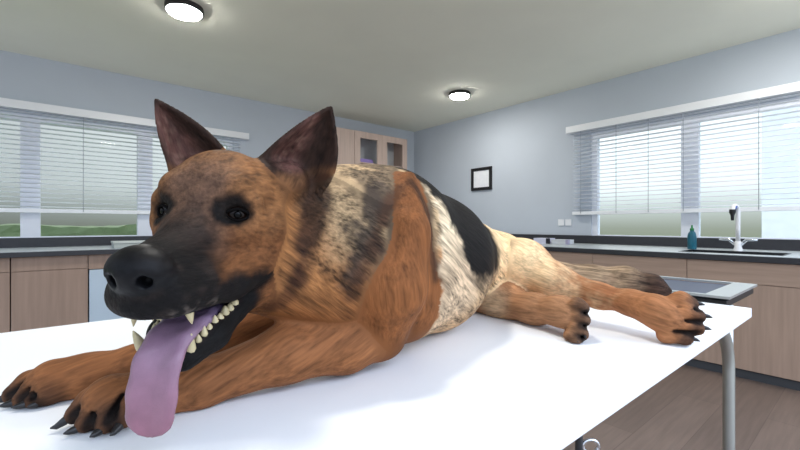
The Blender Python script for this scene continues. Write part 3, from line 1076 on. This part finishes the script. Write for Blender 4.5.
part = {}
part['trunk'] = seg_d(V, [(np.array([0.41, 0.655, 1.13]), 0.12), (np.array([0.50, 0.655, 1.11]), 0.135), (np.array([0.66, 0.695, 1.05]), 0.148), (np.array([0.85, 0.745, 1.05]), 0.10), (np.array([1.06, 0.79, 1.035]), 0.095)])
part['neck'] = seg_d(V, [(np.array([0.235, 0.65, 1.145]), 0.085), (np.array([0.34, 0.62, 1.10]), 0.115), (np.array([0.44, 0.64, 1.09]), 0.125)])
part['foreleg'] = seg_d(V, [(E_, 0.042), (P(285, 354, 0.615), 0.041), (P(200, 384, 0.555), 0.030), (P(112, 402, 0.508), 0.034), (P(90, 420, 0.49), 0.03)])
part['upperarm'] = seg_d(V, [(P(408, 180, 0.735), 0.006), (P(408, 232, 0.69), 0.032), (P(392, 287, 0.672), 0.059), (E_, 0.044)])
part['farleg'] = seg_d(V, [(np.array([0.42, 0.84, 0.97]), 0.05), (P(190, 352, 0.70), 0.036), (P(140, 367, 0.63), 0.033), (P(55, 383, 0.578), 0.036), (P(28, 393, 0.56), 0.03)])
part['thigh'] = seg_d(V, [(P(494, 266, 1.24), 0.084), (P(522, 266, 1.16), 0.074), (P(555, 283, 1.07), 0.046), (P(632, 303, 0.92), 0.025), (P(680, 320, 0.845), 0.045)])
part['lowleg'] = seg_d(V, [(P(478, 290, 1.20), 0.075), (P(505, 304, 1.10), 0.046), (P(535, 309, 1.0), 0.034), (P(577, 320, 0.88), 0.04)])
part['tail'] = seg_d(V, [(np.array([1.12, 0.80, 1.03]), 0.055), (P(545, 272, 1.45), 0.042), (P(590, 281, 1.44), 0.045), (P(625, 282, 1.41), 0.042), (P(668, 291, 1.36), 0.015)])
part['head'] = seg_d(V, [(H(-0.09, 0, 0.0), 0.07), (H(-0.04, 0, 0.0), 0.07), (H(0.13, 0, -0.06), 0.04)])
part['jaw'] = seg_d(V, [(H(-0.06, 0, -0.09), 0.05), (H(0.06, 0, -0.14), 0.03)])
for s_, nm in ((1, 'ear_l'), (-1, 'ear_r')):
    part[nm] = seg_d(V, [(H(-0.09, s_ * 0.07, 0.075), 0.03), (H(-0.08, s_ * 0.105, 0.14), 0.012)])
pn = list(part)
_pd = np.stack([part[k] for k in pn])
near = np.argmin(_pd, 0)
_ps = np.sort(_pd, 0)
seam = ss(0.001, 0.014, _ps[1] - _ps[0])
is_ = lambda *k: np.isin(near, [pn.index(q) for q in k])
legs = is_('foreleg', 'farleg')

# --- trunk and neck
tx = V[:, 0] + wob * 0.035
tz = V[:, 2] + wob * 0.03
body = is_('trunk', 'neck', 'upperarm', 'lowleg', 'thigh')
bt = is_('trunk').astype(float)
agouti = srgb(190, 160, 122)
dark_ag = srgb(62, 52, 46)
bn = (is_('neck') | is_('trunk')).astype(float)
# tawny neck and chest, grey-fawn over the top of the neck and shoulder
paint(bn, srgb(146, 92, 52))
paint(bn * ss(1.0, 1.08, tz), srgb(172, 116, 70))
top = ss(1.06, 1.15, tz) * ss(0.25, 0.33, V[:, 0])
paint(bn * top, agouti)
paint(bn * (1 - ss(0.0, 0.03, seg_d(V, [(on(390, 188), 0.010), (on(374, 225), 0.016), (on(356, 278), 0.004)]) + wob * 0.05)), dark_ag, 0.9)
dk = bn * ss(0.33, 0.40, tx) * (1 - ss(0.52, 0.58, tx)) * ss(0.98, 1.06, tz) * ss(-0.05, 0.35, nz(V * np.array([1, 1, 0.55]), 34.0, 2.2) + 0.28)
paint(dk, dark_ag, 0.75)
streak[(bn > 0)] = 0.75
# cream band behind the shoulder, black saddle, fawn flank
w_cream = bt * ss(0.505, 0.525, tx)
paint(w_cream, srgb(214, 192, 160))
paint(w_cream * (1 - ss(1.04, 1.16, tz)), srgb(176, 150, 122), 0.8)
tb = tx + 0.62 * (tz - 1.10)
w_sad = bt * ss(0.585, 0.618, tb) * ss(1.0, 1.05, tz)
paint(w_sad, srgb(20, 17, 16))
w_fl = bt * ss(0.62, 0.70, tx) * (1 - ss(1.0, 1.05, tz))
paint(w_fl, srgb(150, 122, 90), 0.8)
streak[(w_sad > 0.5)] = 0.5
paint(bt * (1 - ss(0.93, 0.99, V[:, 2] + wob * 0.02)) * ss(0.48, 0.52, tx), srgb(186, 150, 112), 0.8)
paint(bt * ss(0.845, 0.885, V[:, 0] + wob * 0.02), srgb(232, 198, 152))
# --- shoulder and forelegs
ua = is_('upperarm').astype(float)
paint(ua, srgb(166, 104, 60))
paint(legs.astype(float), srgb(172, 112, 70))
streak[is_('upperarm') | legs] = 0.4
# shade of the folds before and behind the shoulder painted in; darker elbow
fold_shade = seg_d(V, [(on(399, 184), 0.002), (on(386, 222), 0.004), (on(368, 268), 0.003), (on(352, 300), 0.003)])
paint((1 - ss(0.0, 0.018, fold_shade + wob * 0.012)), srgb(84, 54, 36), 0.7)
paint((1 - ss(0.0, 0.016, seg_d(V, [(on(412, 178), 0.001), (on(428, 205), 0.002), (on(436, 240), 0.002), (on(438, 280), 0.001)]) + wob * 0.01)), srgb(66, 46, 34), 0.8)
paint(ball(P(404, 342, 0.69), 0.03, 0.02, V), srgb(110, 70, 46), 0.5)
# --- hind legs
th = is_('thigh').astype(float)
paint(th, srgb(236, 204, 160))
px_ = V @ np.array([FY, -FX, 0])
paint(th * ss(0.33, 0.50, px_ + wob * 0.12), srgb(160, 108, 72))
paint(is_('lowleg').astype(float), srgb(176, 128, 92))
paint(is_('lowleg') * ball(P(488, 303, 1.06), 0.045, 0.03, V), srgb(226, 196, 158), 0.8)  # lit patch between the leg shadows, painted into the coat
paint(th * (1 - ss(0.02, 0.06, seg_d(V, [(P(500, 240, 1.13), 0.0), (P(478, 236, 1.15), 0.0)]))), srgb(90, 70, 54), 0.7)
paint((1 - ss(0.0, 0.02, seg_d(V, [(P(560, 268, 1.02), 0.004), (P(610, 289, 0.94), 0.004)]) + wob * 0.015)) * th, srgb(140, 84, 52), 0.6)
# --- paws: dark toe tips, and shade painted into the gaps between toes
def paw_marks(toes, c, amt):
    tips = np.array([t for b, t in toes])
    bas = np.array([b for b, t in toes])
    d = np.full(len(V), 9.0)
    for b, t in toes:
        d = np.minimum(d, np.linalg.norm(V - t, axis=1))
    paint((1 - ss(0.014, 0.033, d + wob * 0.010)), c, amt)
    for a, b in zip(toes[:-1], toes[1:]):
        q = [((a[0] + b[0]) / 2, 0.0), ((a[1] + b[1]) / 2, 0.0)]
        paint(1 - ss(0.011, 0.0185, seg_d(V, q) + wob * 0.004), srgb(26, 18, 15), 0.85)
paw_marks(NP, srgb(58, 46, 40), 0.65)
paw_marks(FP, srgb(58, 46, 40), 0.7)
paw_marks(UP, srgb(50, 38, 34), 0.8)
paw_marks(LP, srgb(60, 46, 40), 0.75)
for a, b in GROOVES:  # shade painted along the carved toe grooves
    paint(1 - ss(0.003, 0.010, seg_d(V, [(a, 0.0), (b, 0.0)]) + wob * 0.003), srgb(24, 17, 14), 0.9)
# --- tail
tl = is_('tail').astype(float)
paint(tl, srgb(164, 138, 110))
paint(tl * ss(-0.1, 0.3, n1), srgb(104, 82, 66), 0.5)
td = np.linalg.norm(V - P(668, 291, 1.36), axis=1)
paint(tl * (1 - ss(0.05, 0.20, td + wob * 0.04)), srgb(66, 46, 36))
streak[is_('tail')] = 0.7
# --- head
hd = is_('head', 'jaw', 'ear_l', 'ear_r')
hdf = hd.astype(float)
ruff = ss(-0.25, -0.05, lx) * hdf
paint(hdf, srgb(158, 108, 68))
w3 = wob * 0.012
paint(hdf * ss(-0.05, 0.35, n2 * 0.6 + n1 * 0.4), srgb(112, 72, 44), 0.55)
paint(hdf * ss(-0.005, 0.035, -lz + w3), srgb(132, 84, 50), 0.9)
streak[hd] = 0.5
paint(hdf * ball((-0.045, 0.0, 0.085), 0.020, 0.018, LV + w3[:, None]), srgb(70, 52, 42), 0.7)
# greyed forehead to bridge
paint(hdf * ss(-0.03, 0.03, lx + w3) * (1 - ss(0.024, 0.044, ay)), srgb(120, 92, 76), 0.8)
# black mask
mask = np.maximum(ss(0.028, 0.062, lx + w3 + 0.2 * (lz + 0.02) * 0),
                  ss(0.052, 0.070, -lz + w3) * ss(-0.035, -0.015, lx + w3))
paint(hdf * mask, srgb(19, 16, 16))
paint(hdf * ss(0.015, 0.04, lx + w3) * ss(-0.050, -0.025, lz + w3) * (1 - ss(0.07, 0.10, lx + w3)), srgb(60, 45, 39), 0.55)
paint(hdf * ss(0.02, 0.05, lx) * ss(0.0, 0.4, n2), srgb(52, 42, 38), 0.5)
jw = is_('jaw').astype(float)
paint(jw * ss(-0.045, -0.025, lx + w3), srgb(18, 16, 16))
paint(hdf * ss(0.086, 0.096, -lz) * ss(-0.03, -0.015, lx), srgb(18, 16, 16))
# eye surrounds and the dark streak running up the brow
for s_ in (-1, 1):
    e = (LV - np.array([EYX[s_] + 0.013, s_ * (EYY[s_] + 0.003), 0.002])) / np.array([1.5, 1.3, 1.1])
    paint(hdf * (1 - ss(0.010, 0.020, np.linalg.norm(e, axis=1) + w3 * 0.9)), srgb(20, 16, 15))
    paint(hdf * (1 - ss(0.0, 0.012, seg_d(LV, [((0.014, s_ * 0.034, 0.010), 0.007), ((-0.004, s_ * 0.033, 0.038), 0.004)]) + w3 * 0.6)), srgb(34, 26, 22), 0.85)
# cheek: dark fur at the ear root, fold shade painted down behind the jaw
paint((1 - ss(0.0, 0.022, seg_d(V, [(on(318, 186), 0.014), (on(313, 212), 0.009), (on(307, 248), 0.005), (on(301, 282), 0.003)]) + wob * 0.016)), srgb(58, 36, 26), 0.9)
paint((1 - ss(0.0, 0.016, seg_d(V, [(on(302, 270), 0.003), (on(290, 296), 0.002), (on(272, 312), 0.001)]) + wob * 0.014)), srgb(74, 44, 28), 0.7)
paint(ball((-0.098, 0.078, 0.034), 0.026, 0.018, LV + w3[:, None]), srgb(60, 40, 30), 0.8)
# ears
er = is_('ear_l', 'ear_r').astype(float) * ss(0.030, 0.062, lz - 0.25 * (ay - 0.06) + w3)
paint(er, srgb(54, 38, 31))
for s_, c0, c1 in ((1, (-0.085, 0.070, 0.075), (-0.078, 0.098, 0.125)), (-1, (-0.068, -0.058, 0.075), (-0.058, -0.088, 0.118))):
    q = seg_d(LV, [(c0, 0.016), (c1, 0.004)])
    paint(er * (1 - ss(0.0, 0.014, q + w3 * 0.7)), srgb(112, 76, 68), 0.75)
    paint(er * (1 - ss(0.0, 0.010, q + w3 * 0.9)) * ss(0.05, 0.3, n3 + n2 * 0.4), srgb(150, 122, 104), 0.22)
# grizzled lip hair
paint(hdf * (1 - ss(0.0, 0.010, seg_d(LV, [((0.10, 0.03, -0.088), 0.004), ((0.055, 0.036, -0.088), 0.004)]))) * ss(0.0, 0.35, n3), srgb(120, 108, 100), 0.7)
# nose leather
ns = np.clip((1 - ss(0.96, 1.10, np.sqrt(((lx - 0.109) / 0.0245) ** 2 + (ly / 0.0275) ** 2 + ((lz + 0.050) / 0.0225) ** 2))) * ss(0.098, 0.106, lx), 0, 1)
paint(ns, srgb(20, 20, 23))
gloss = np.maximum(gloss, ns)
gum = hdf * (1 - ss(0.0, 0.006, seg_d(LV, [((0.05, 0.018, -0.126), 0.006), ((-0.01, 0.032, -0.10), 0.006)])))
paint(gum, srgb(54, 38, 38), 0.8)
gloss = np.maximum(gloss, gum * 0.7)

# overall depth of the coat colour, part by part
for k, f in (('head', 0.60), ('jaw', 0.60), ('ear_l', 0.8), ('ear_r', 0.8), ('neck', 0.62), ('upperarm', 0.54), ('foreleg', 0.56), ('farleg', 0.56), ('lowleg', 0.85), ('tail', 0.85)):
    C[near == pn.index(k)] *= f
# --- direction of the hair, per part, in a frame stretched along it
FURV = np.zeros_like(V)
dirs = {'head': HR @ np.array([-1, 0, -0.1]), 'jaw': HR @ np.array([-1, 0, 0.3]), 'ear_l': HR @ np.array([0, 0.5, 1.0]), 'ear_r': HR @ np.array([0, -0.5, 1.0]),
        'neck': np.array([0.75, 0.05, -0.55]), 'trunk': np.array([0.8, 0.2, -0.5]), 'upperarm': np.array([0.15, 0.05, -1]), 'foreleg': np.array([-0.75, 0.0, -0.35]),
        'farleg': np.array([-0.9, -0.1, -0.2]), 'thigh': P(632, 303, 0.92) - P(522, 266, 1.16), 'lowleg': P(570, 316, 0.9) - P(505, 304, 1.1), 'tail': P(652, 286, 1.38) - P(560, 274, 1.45)}
for i, k in enumerate(pn):
    m = near == i
    d = np.array(dirs[k], float)
    d /= np.linalg.norm(d)
    o = V[m].mean(0)
    q = V[m] - o
    FURV[m] = q - 0.91 * (q @ d)[:, None] * d + i * 1.7

def coat_material():
    m = bpy.data.materials.new('shepherd_coat')
    m.use_nodes = True
    n = m.node_tree.nodes
    l = m.node_tree.links
    b = n['Principled BSDF']
    def attr(nm):
        a = n.new('ShaderNodeAttribute')
        a.attribute_name = nm
        return a
    ac, af, ag, as_ = attr('coat'), attr('fur'), attr('gloss'), attr('streak')
    n1_ = n.new('ShaderNodeTexNoise')
    n1_.inputs['Scale'].default_value = 210
    n1_.inputs['Detail'].default_value = 3
    l.new(af.outputs['Vector'], n1_.inputs['Vector'])
    n2_ = n.new('ShaderNodeTexNoise')
    n2_.inputs['Scale'].default_value = 62
    n2_.inputs['Detail'].default_value = 2
    l.new(af.outputs['Vector'], n2_.inputs['Vector'])
    def math_(op, a, b_, c=None):
        q = n.new('ShaderNodeMath')
        q.operation = op
        for i, v in enumerate((a, b_, c)):
            if v is None:
                continue
            if isinstance(v, (int, float)):
                q.inputs[i].default_value = v
            else:
                l.new(v, q.inputs[i])
        return q.outputs[0]
    mix = math_('ADD', math_('MULTIPLY', n1_.outputs['Fac'], 0.5), math_('MULTIPLY', n2_.outputs['Fac'], 0.5))
    c0 = math_('MULTIPLY', math_('SUBTRACT', mix, 0.5), 6.5)                # about -1..1
    val = math_('ADD', 1.0, math_('MULTIPLY', c0, as_.outputs['Fac']))
    val = math_('MINIMUM', math_('MAXIMUM', val, 0.25), 1.6)
    vm = n.new('ShaderNodeVectorMath')
    vm.operation = 'SCALE'
    l.new(ac.outputs['Color'], vm.inputs[0])
    l.new(val, vm.inputs['Scale'])
    l.new(vm.outputs[0], b.inputs['Base Color'])
    rough = math_('SUBTRACT', 0.72, math_('MULTIPLY', ag.outputs['Fac'], 0.27))
    l.new(rough, b.inputs['Roughness'])
    b.inputs['Specular IOR Level'].default_value = 0.16
    bp = n.new('ShaderNodeBump')
    bp.inputs['Distance'].default_value = 0.006
    l.new(math_('MULTIPLY', math_('SUBTRACT', 1.0, ag.outputs['Fac']), math_('MULTIPLY', 1.3, as_.outputs['Fac'])), bp.inputs['Strength'])
    l.new(mix, bp.inputs['Height'])
    l.new(bp.outputs[0], b.inputs['Normal'])
    return m

me = bpy.data.meshes.new('dog')
me.from_pydata(V.tolist(), [], Q.tolist())
me.update()
vol = sum(0 for _ in ())
a_, b_, c_, d_ = (V[Q[:, i]] for i in range(4))
if (np.cross(b_ - a_, c_ - a_) * a_).sum() + (np.cross(c_ - a_, d_ - a_) * a_).sum() < 0:
    me.flip_normals()
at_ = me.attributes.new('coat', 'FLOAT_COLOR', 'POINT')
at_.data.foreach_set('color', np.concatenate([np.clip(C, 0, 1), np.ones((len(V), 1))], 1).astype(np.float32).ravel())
at_ = me.attributes.new('fur', 'FLOAT_VECTOR', 'POINT')
at_.data.foreach_set('vector', FURV.astype(np.float32).ravel())
at_ = me.attributes.new('gloss', 'FLOAT', 'POINT')
at_.data.foreach_set('value', gloss.astype(np.float32))
at_ = me.attributes.new('streak', 'FLOAT', 'POINT')
at_.data.foreach_set('value', (streak * seam).astype(np.float32))
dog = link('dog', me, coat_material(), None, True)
tag(dog, 'German shepherd dog lying on the white examination table with its tongue out', 'dog')

# ------------------------------------------------------------------ dog: eyes, teeth, tongue, claws
def mesh_np(name, verts, faces, m, parent, smooth=True):
    me_ = bpy.data.meshes.new(name)
    me_.from_pydata([tuple(v) for v in verts], [], faces)
    bm = bmesh.new()
    bm.from_mesh(me_)
    bmesh.ops.recalc_face_normals(bm, faces=bm.faces)
    bm.to_mesh(me_)
    bm.free()
    return link(name, me_, m, parent, smooth)

M_eye = mat('eye_brown', (22, 13, 9), 0.06, vary=0.2, spec=0.2)
M_pupil = mat('eye_pupil', (6, 6, 7), 0.1, vary=0, spec=0.12)
M_lid = mat('eye_rim', (14, 12, 12), 0.85, vary=0.1, spec=0.05)
for s_ in (1, -1):
    bm = bmesh.new()
    bmesh.ops.create_uvsphere(bm, u_segments=24, v_segments=16, radius=0.0135 * HS)
    c = H(EYX[s_], s_ * EYY[s_], -0.0005)
    bmesh.ops.translate(bm, verts=bm.verts, vec=Vector(c))
    e = finish('eye', bm, M_eye, dog, True)
    look = HR @ np.array([0.84, s_ * 0.54, 0.0])
    bm = bmesh.new()
    cc = c + look * 0.0128 * HS
    add_lathe(bm, [(0.0, 0.0016), (0.003, 0.0013), (0.0048, 0.0), (0.0, -0.0005)], (0, 0, 0), 20)
    q = Vector((0, 0, 1)).rotation_difference(Vector(look))
    bmesh.ops.rotate(bm, verts=bm.verts, cent=(0, 0, 0), matrix=q.to_matrix())
    bmesh.ops.translate(bm, verts=bm.verts, vec=Vector(cc))
    finish('pupil', bm, M_pupil, e, True)
    # lid rim: almond loop
    ps = []
    up = HR @ np.array([0, 0, 1.0])
    sd = np.cross(up, look)
    for k in range(28):
        a = 2 * math.pi * k / 28
        u_, v_ = math.cos(a) * 0.0130, math.sin(a) * 0.0064 * (1 - 0.25 * abs(math.cos(a)))
        r_ = math.sqrt(max(0.0001 ** 2, 0.0142 ** 2 - (u_ * 0.8) ** 2 - v_ ** 2))
        ps.append(c + (sd * u_ + up * v_ + look * r_) * HS)
    tube('eye_rim', M_lid, ps, 0.0019, dog, 8, True)

M_tooth = mat('ivory', (186, 172, 134), 0.4, vary=0.12, scale=60)
def tooth(base, tip, r):
    b, t = H(*base), H(*tip)
    mid = b + (t - b) * 0.5
    return tube('tooth', M_tooth, [b, b + (t - b) * 0.25, mid, b + (t - b) * 0.8, t], [r, r * 1.02, r * 0.82, r * 0.45, r * 0.1], dog, 10)
for s_ in (1, -1):
    tooth((0.0600, s_ * (0.019 if s_ > 0 else 0.026), -0.137), (0.0670, s_ * (0.0235 if s_ > 0 else 0.0325), -0.1160), 0.0060)      # lower canine
    tooth((0.0745, s_ * (0.0225 if s_ > 0 else 0.026), -0.086), (0.0705, s_ * (0.0255 if s_ > 0 else 0.030), -0.1055 if s_ > 0 else -0.1105), 0.0052)     # upper canine
    for k in range(8):
        f = k / 7
        x = 0.0525 - 0.058 * f
        y = 0.0235 + 0.0115 * f
        z = -0.1175 + 0.0235 * f
        sz = 0.0033 + 0.0020 * f
        tooth((x, s_ * y, z - 0.011), (x + 0.001, s_ * y, z + (0.000 if k % 2 else -0.003)), sz * 1.15)
for y in (-0.017, -0.011, -0.005, 0.002, 0.009):
    tooth((0.094, y, -0.085), (0.0935, y, -0.0975), 0.0030)

def tongue():
    path = [((-0.035, 0.0, -0.108), 0.016, 0.007), ((0.0, 0.002, -0.1115), 0.021, 0.008), ((0.030, 0.003, -0.1145), 0.0235, 0.008),
            ((0.055, 0.003, -0.118), 0.0225, 0.007), ((0.072, 0.003, -0.125), 0.0220, 0.0065), ((0.083, 0.002, -0.138), 0.0222, 0.006),
            ((0.0885, 0.002, -0.155), 0.0228, 0.0055), ((0.0905, 0.002, -0.172), 0.0232, 0.005), ((0.0905, 0.001, -0.187), 0.0222, 0.0045),
            ((0.0900, 0.001, -0.197), 0.0180, 0.004), ((0.0895, 0.001, -0.2035), 0.0105, 0.003), ((0.0895, 0.001, -0.2055), 0.003, 0.001)]
    pts = np.array([p for p, w_, t_ in path])
    ws = np.array([w_ for p, w_, t_ in path])
    ts = np.array([t_ for p, w_, t_ in path])
    # resample smoothly
    n = 60
    u0 = np.concatenate([[0], np.cumsum(np.linalg.norm(np.diff(pts, axis=0), axis=1))])
    u = np.linspace(0, u0[-1], n)
    pp = np.stack([np.interp(u, u0, pts[:, j]) for j in range(3)], 1)
    for _ in range(6):
        pp[1:-1] = (pp[:-2] + 2 * pp[1:-1] + pp[2:]) / 4
    w2, t2 = np.interp(u, u0, ws), np.interp(u, u0, ts)
    m_ = 32
    verts, faces = [], []
    for i in range(n):
        d = pp[min(i + 1, n - 1)] - pp[max(i - 1, 0)]
        d /= np.linalg.norm(d)
        side = np.array([0, 1.0, 0])
        nr = np.cross(d, side)
        nr /= np.linalg.norm(nr)
        if nr[2] < 0 and i < 20:
            nr = -nr
        if i >= 20 and nr[0] < 0:
            nr = -nr
        for k in range(m_):
            a = 2 * math.pi * k / m_
            ca, sa = math.cos(a), math.sin(a)
            yy = math.copysign(abs(ca) ** 0.8, ca)
            hh = math.copysign(abs(sa) ** 0.7, sa)
            groove = -0.5 * math.exp(-(yy / 0.16) ** 2) + 0.12 * math.cos(yy * 9) if sa > 0 else 0.0
            cup = 0.35 * yy * yy
            ripple = 0.10 * math.sin(i * 0.8 + yy * 4)
            verts.append(H(*(pp[i] + side * yy * w2[i] * (1 + 0.02 * math.sin(i * 0.7)) + nr * t2[i] * (hh + groove + cup + ripple * (sa > 0)))))
    for i in range(n - 1):
        for k in range(m_):
            k2 = (k + 1) % m_
            faces.append((i * m_ + k, i * m_ + k2, (i + 1) * m_ + k2, (i + 1) * m_ + k))
    faces.append(tuple(range(m_))[::-1])
    faces.append(tuple((n - 1) * m_ + k for k in range(m_)))
    o = mesh_np('tongue', verts, faces, None, dog)
    m = bpy.data.materials.new('tongue_flesh')
    m.use_nodes = True
    nn, l = m.node_tree.nodes, m.node_tree.links
    b = nn['Principled BSDF']
    b.inputs['Roughness'].default_value = 0.42
    b.inputs['Specular IOR Level'].default_value = 0.5
    a = nn.new('ShaderNodeAttribute')
    a.attribute_name = 'hue'
    nz_ = nn.new('ShaderNodeTexNoise')
    nz_.inputs['Scale'].default_value = 60
    nz_.inputs['Detail'].default_value = 4
    t = nn.new('ShaderNodeTexCoord')
    l.new(t.outputs['Object'], nz_.inputs['Vector'])
    mx = nn.new('ShaderNodeMix')
    mx.data_type = 'RGBA'
    mx.blend_type = 'OVERLAY'
    mx.inputs[0].default_value = 0.25
    l.new(a.outputs['Color'], mx.inputs[6])
    l.new(nz_.outputs['Fac'], mx.inputs[7])
    l.new(mx.outputs[2], b.inputs['Base Color'])
    n3_ = nn.new('ShaderNodeTexNoise')
    n3_.inputs['Scale'].default_value = 700
    l.new(t.outputs['Object'], n3_.inputs['Vector'])
    bp = nn.new('ShaderNodeBump')
    bp.inputs['Strength'].default_value = 0.25
    bp.inputs['Distance'].default_value = 0.002
    l.new(n3_.outputs['Fac'], bp.inputs['Height'])
    l.new(bp.outputs[0], b.inputs['Normal'])
    cl = np.zeros((len(verts), 4))
    f = np.repeat(u / u[-1], m_)[:, None]
    c0, c1, c2 = srgb(110, 100, 138), srgb(128, 102, 122), srgb(136, 88, 102)
    q = np.clip(f * 2, 0, 1)
    q2 = np.clip(f * 2 - 1, 0, 1)
    cl[:, :3] = (c0 * (1 - q) + c1 * q) * (1 - q2) + c2 * q2
    cl[:, 3] = 1
    at2 = o.data.attributes.new('hue', 'FLOAT_COLOR', 'POINT')
    at2.data.foreach_set('color', cl.astype(np.float32).ravel())
    o.data.materials.append(m)
    o['label'] = 'long mauve-pink tongue hanging from the open mouth'
tongue()

M_claw = mat('claw_horn', (22, 20, 22), 0.35, vary=0.15)
def claws(toes, ln, r, drop):
    for b, t in toes:
        d = t - b
        d /= np.linalg.norm(d)
        p0 = t + d * r * 0.6 + np.array([0, 0, 0.002])
        ps = [p0, p0 + d * ln * 0.4 + np.array([0, 0, -drop * 0.15]), p0 + d * ln * 0.75 + np.array([0, 0, -drop * 0.5]), p0 + d * ln + np.array([0, 0, -drop])]
        for q in ps:
            q[2] = max(q[2], 0.9012 + r)
        tube('claw', M_claw, ps, [r, r * 0.9, r * 0.6, r * 0.15], dog, 10)
claws(NP, 0.024, 0.0056, 0.012)
claws(FP, 0.024, 0.0058, 0.012)
claws(UP, 0.022, 0.0056, 0.004)
claws(LP, 0.010, 0.0048, 0.008)
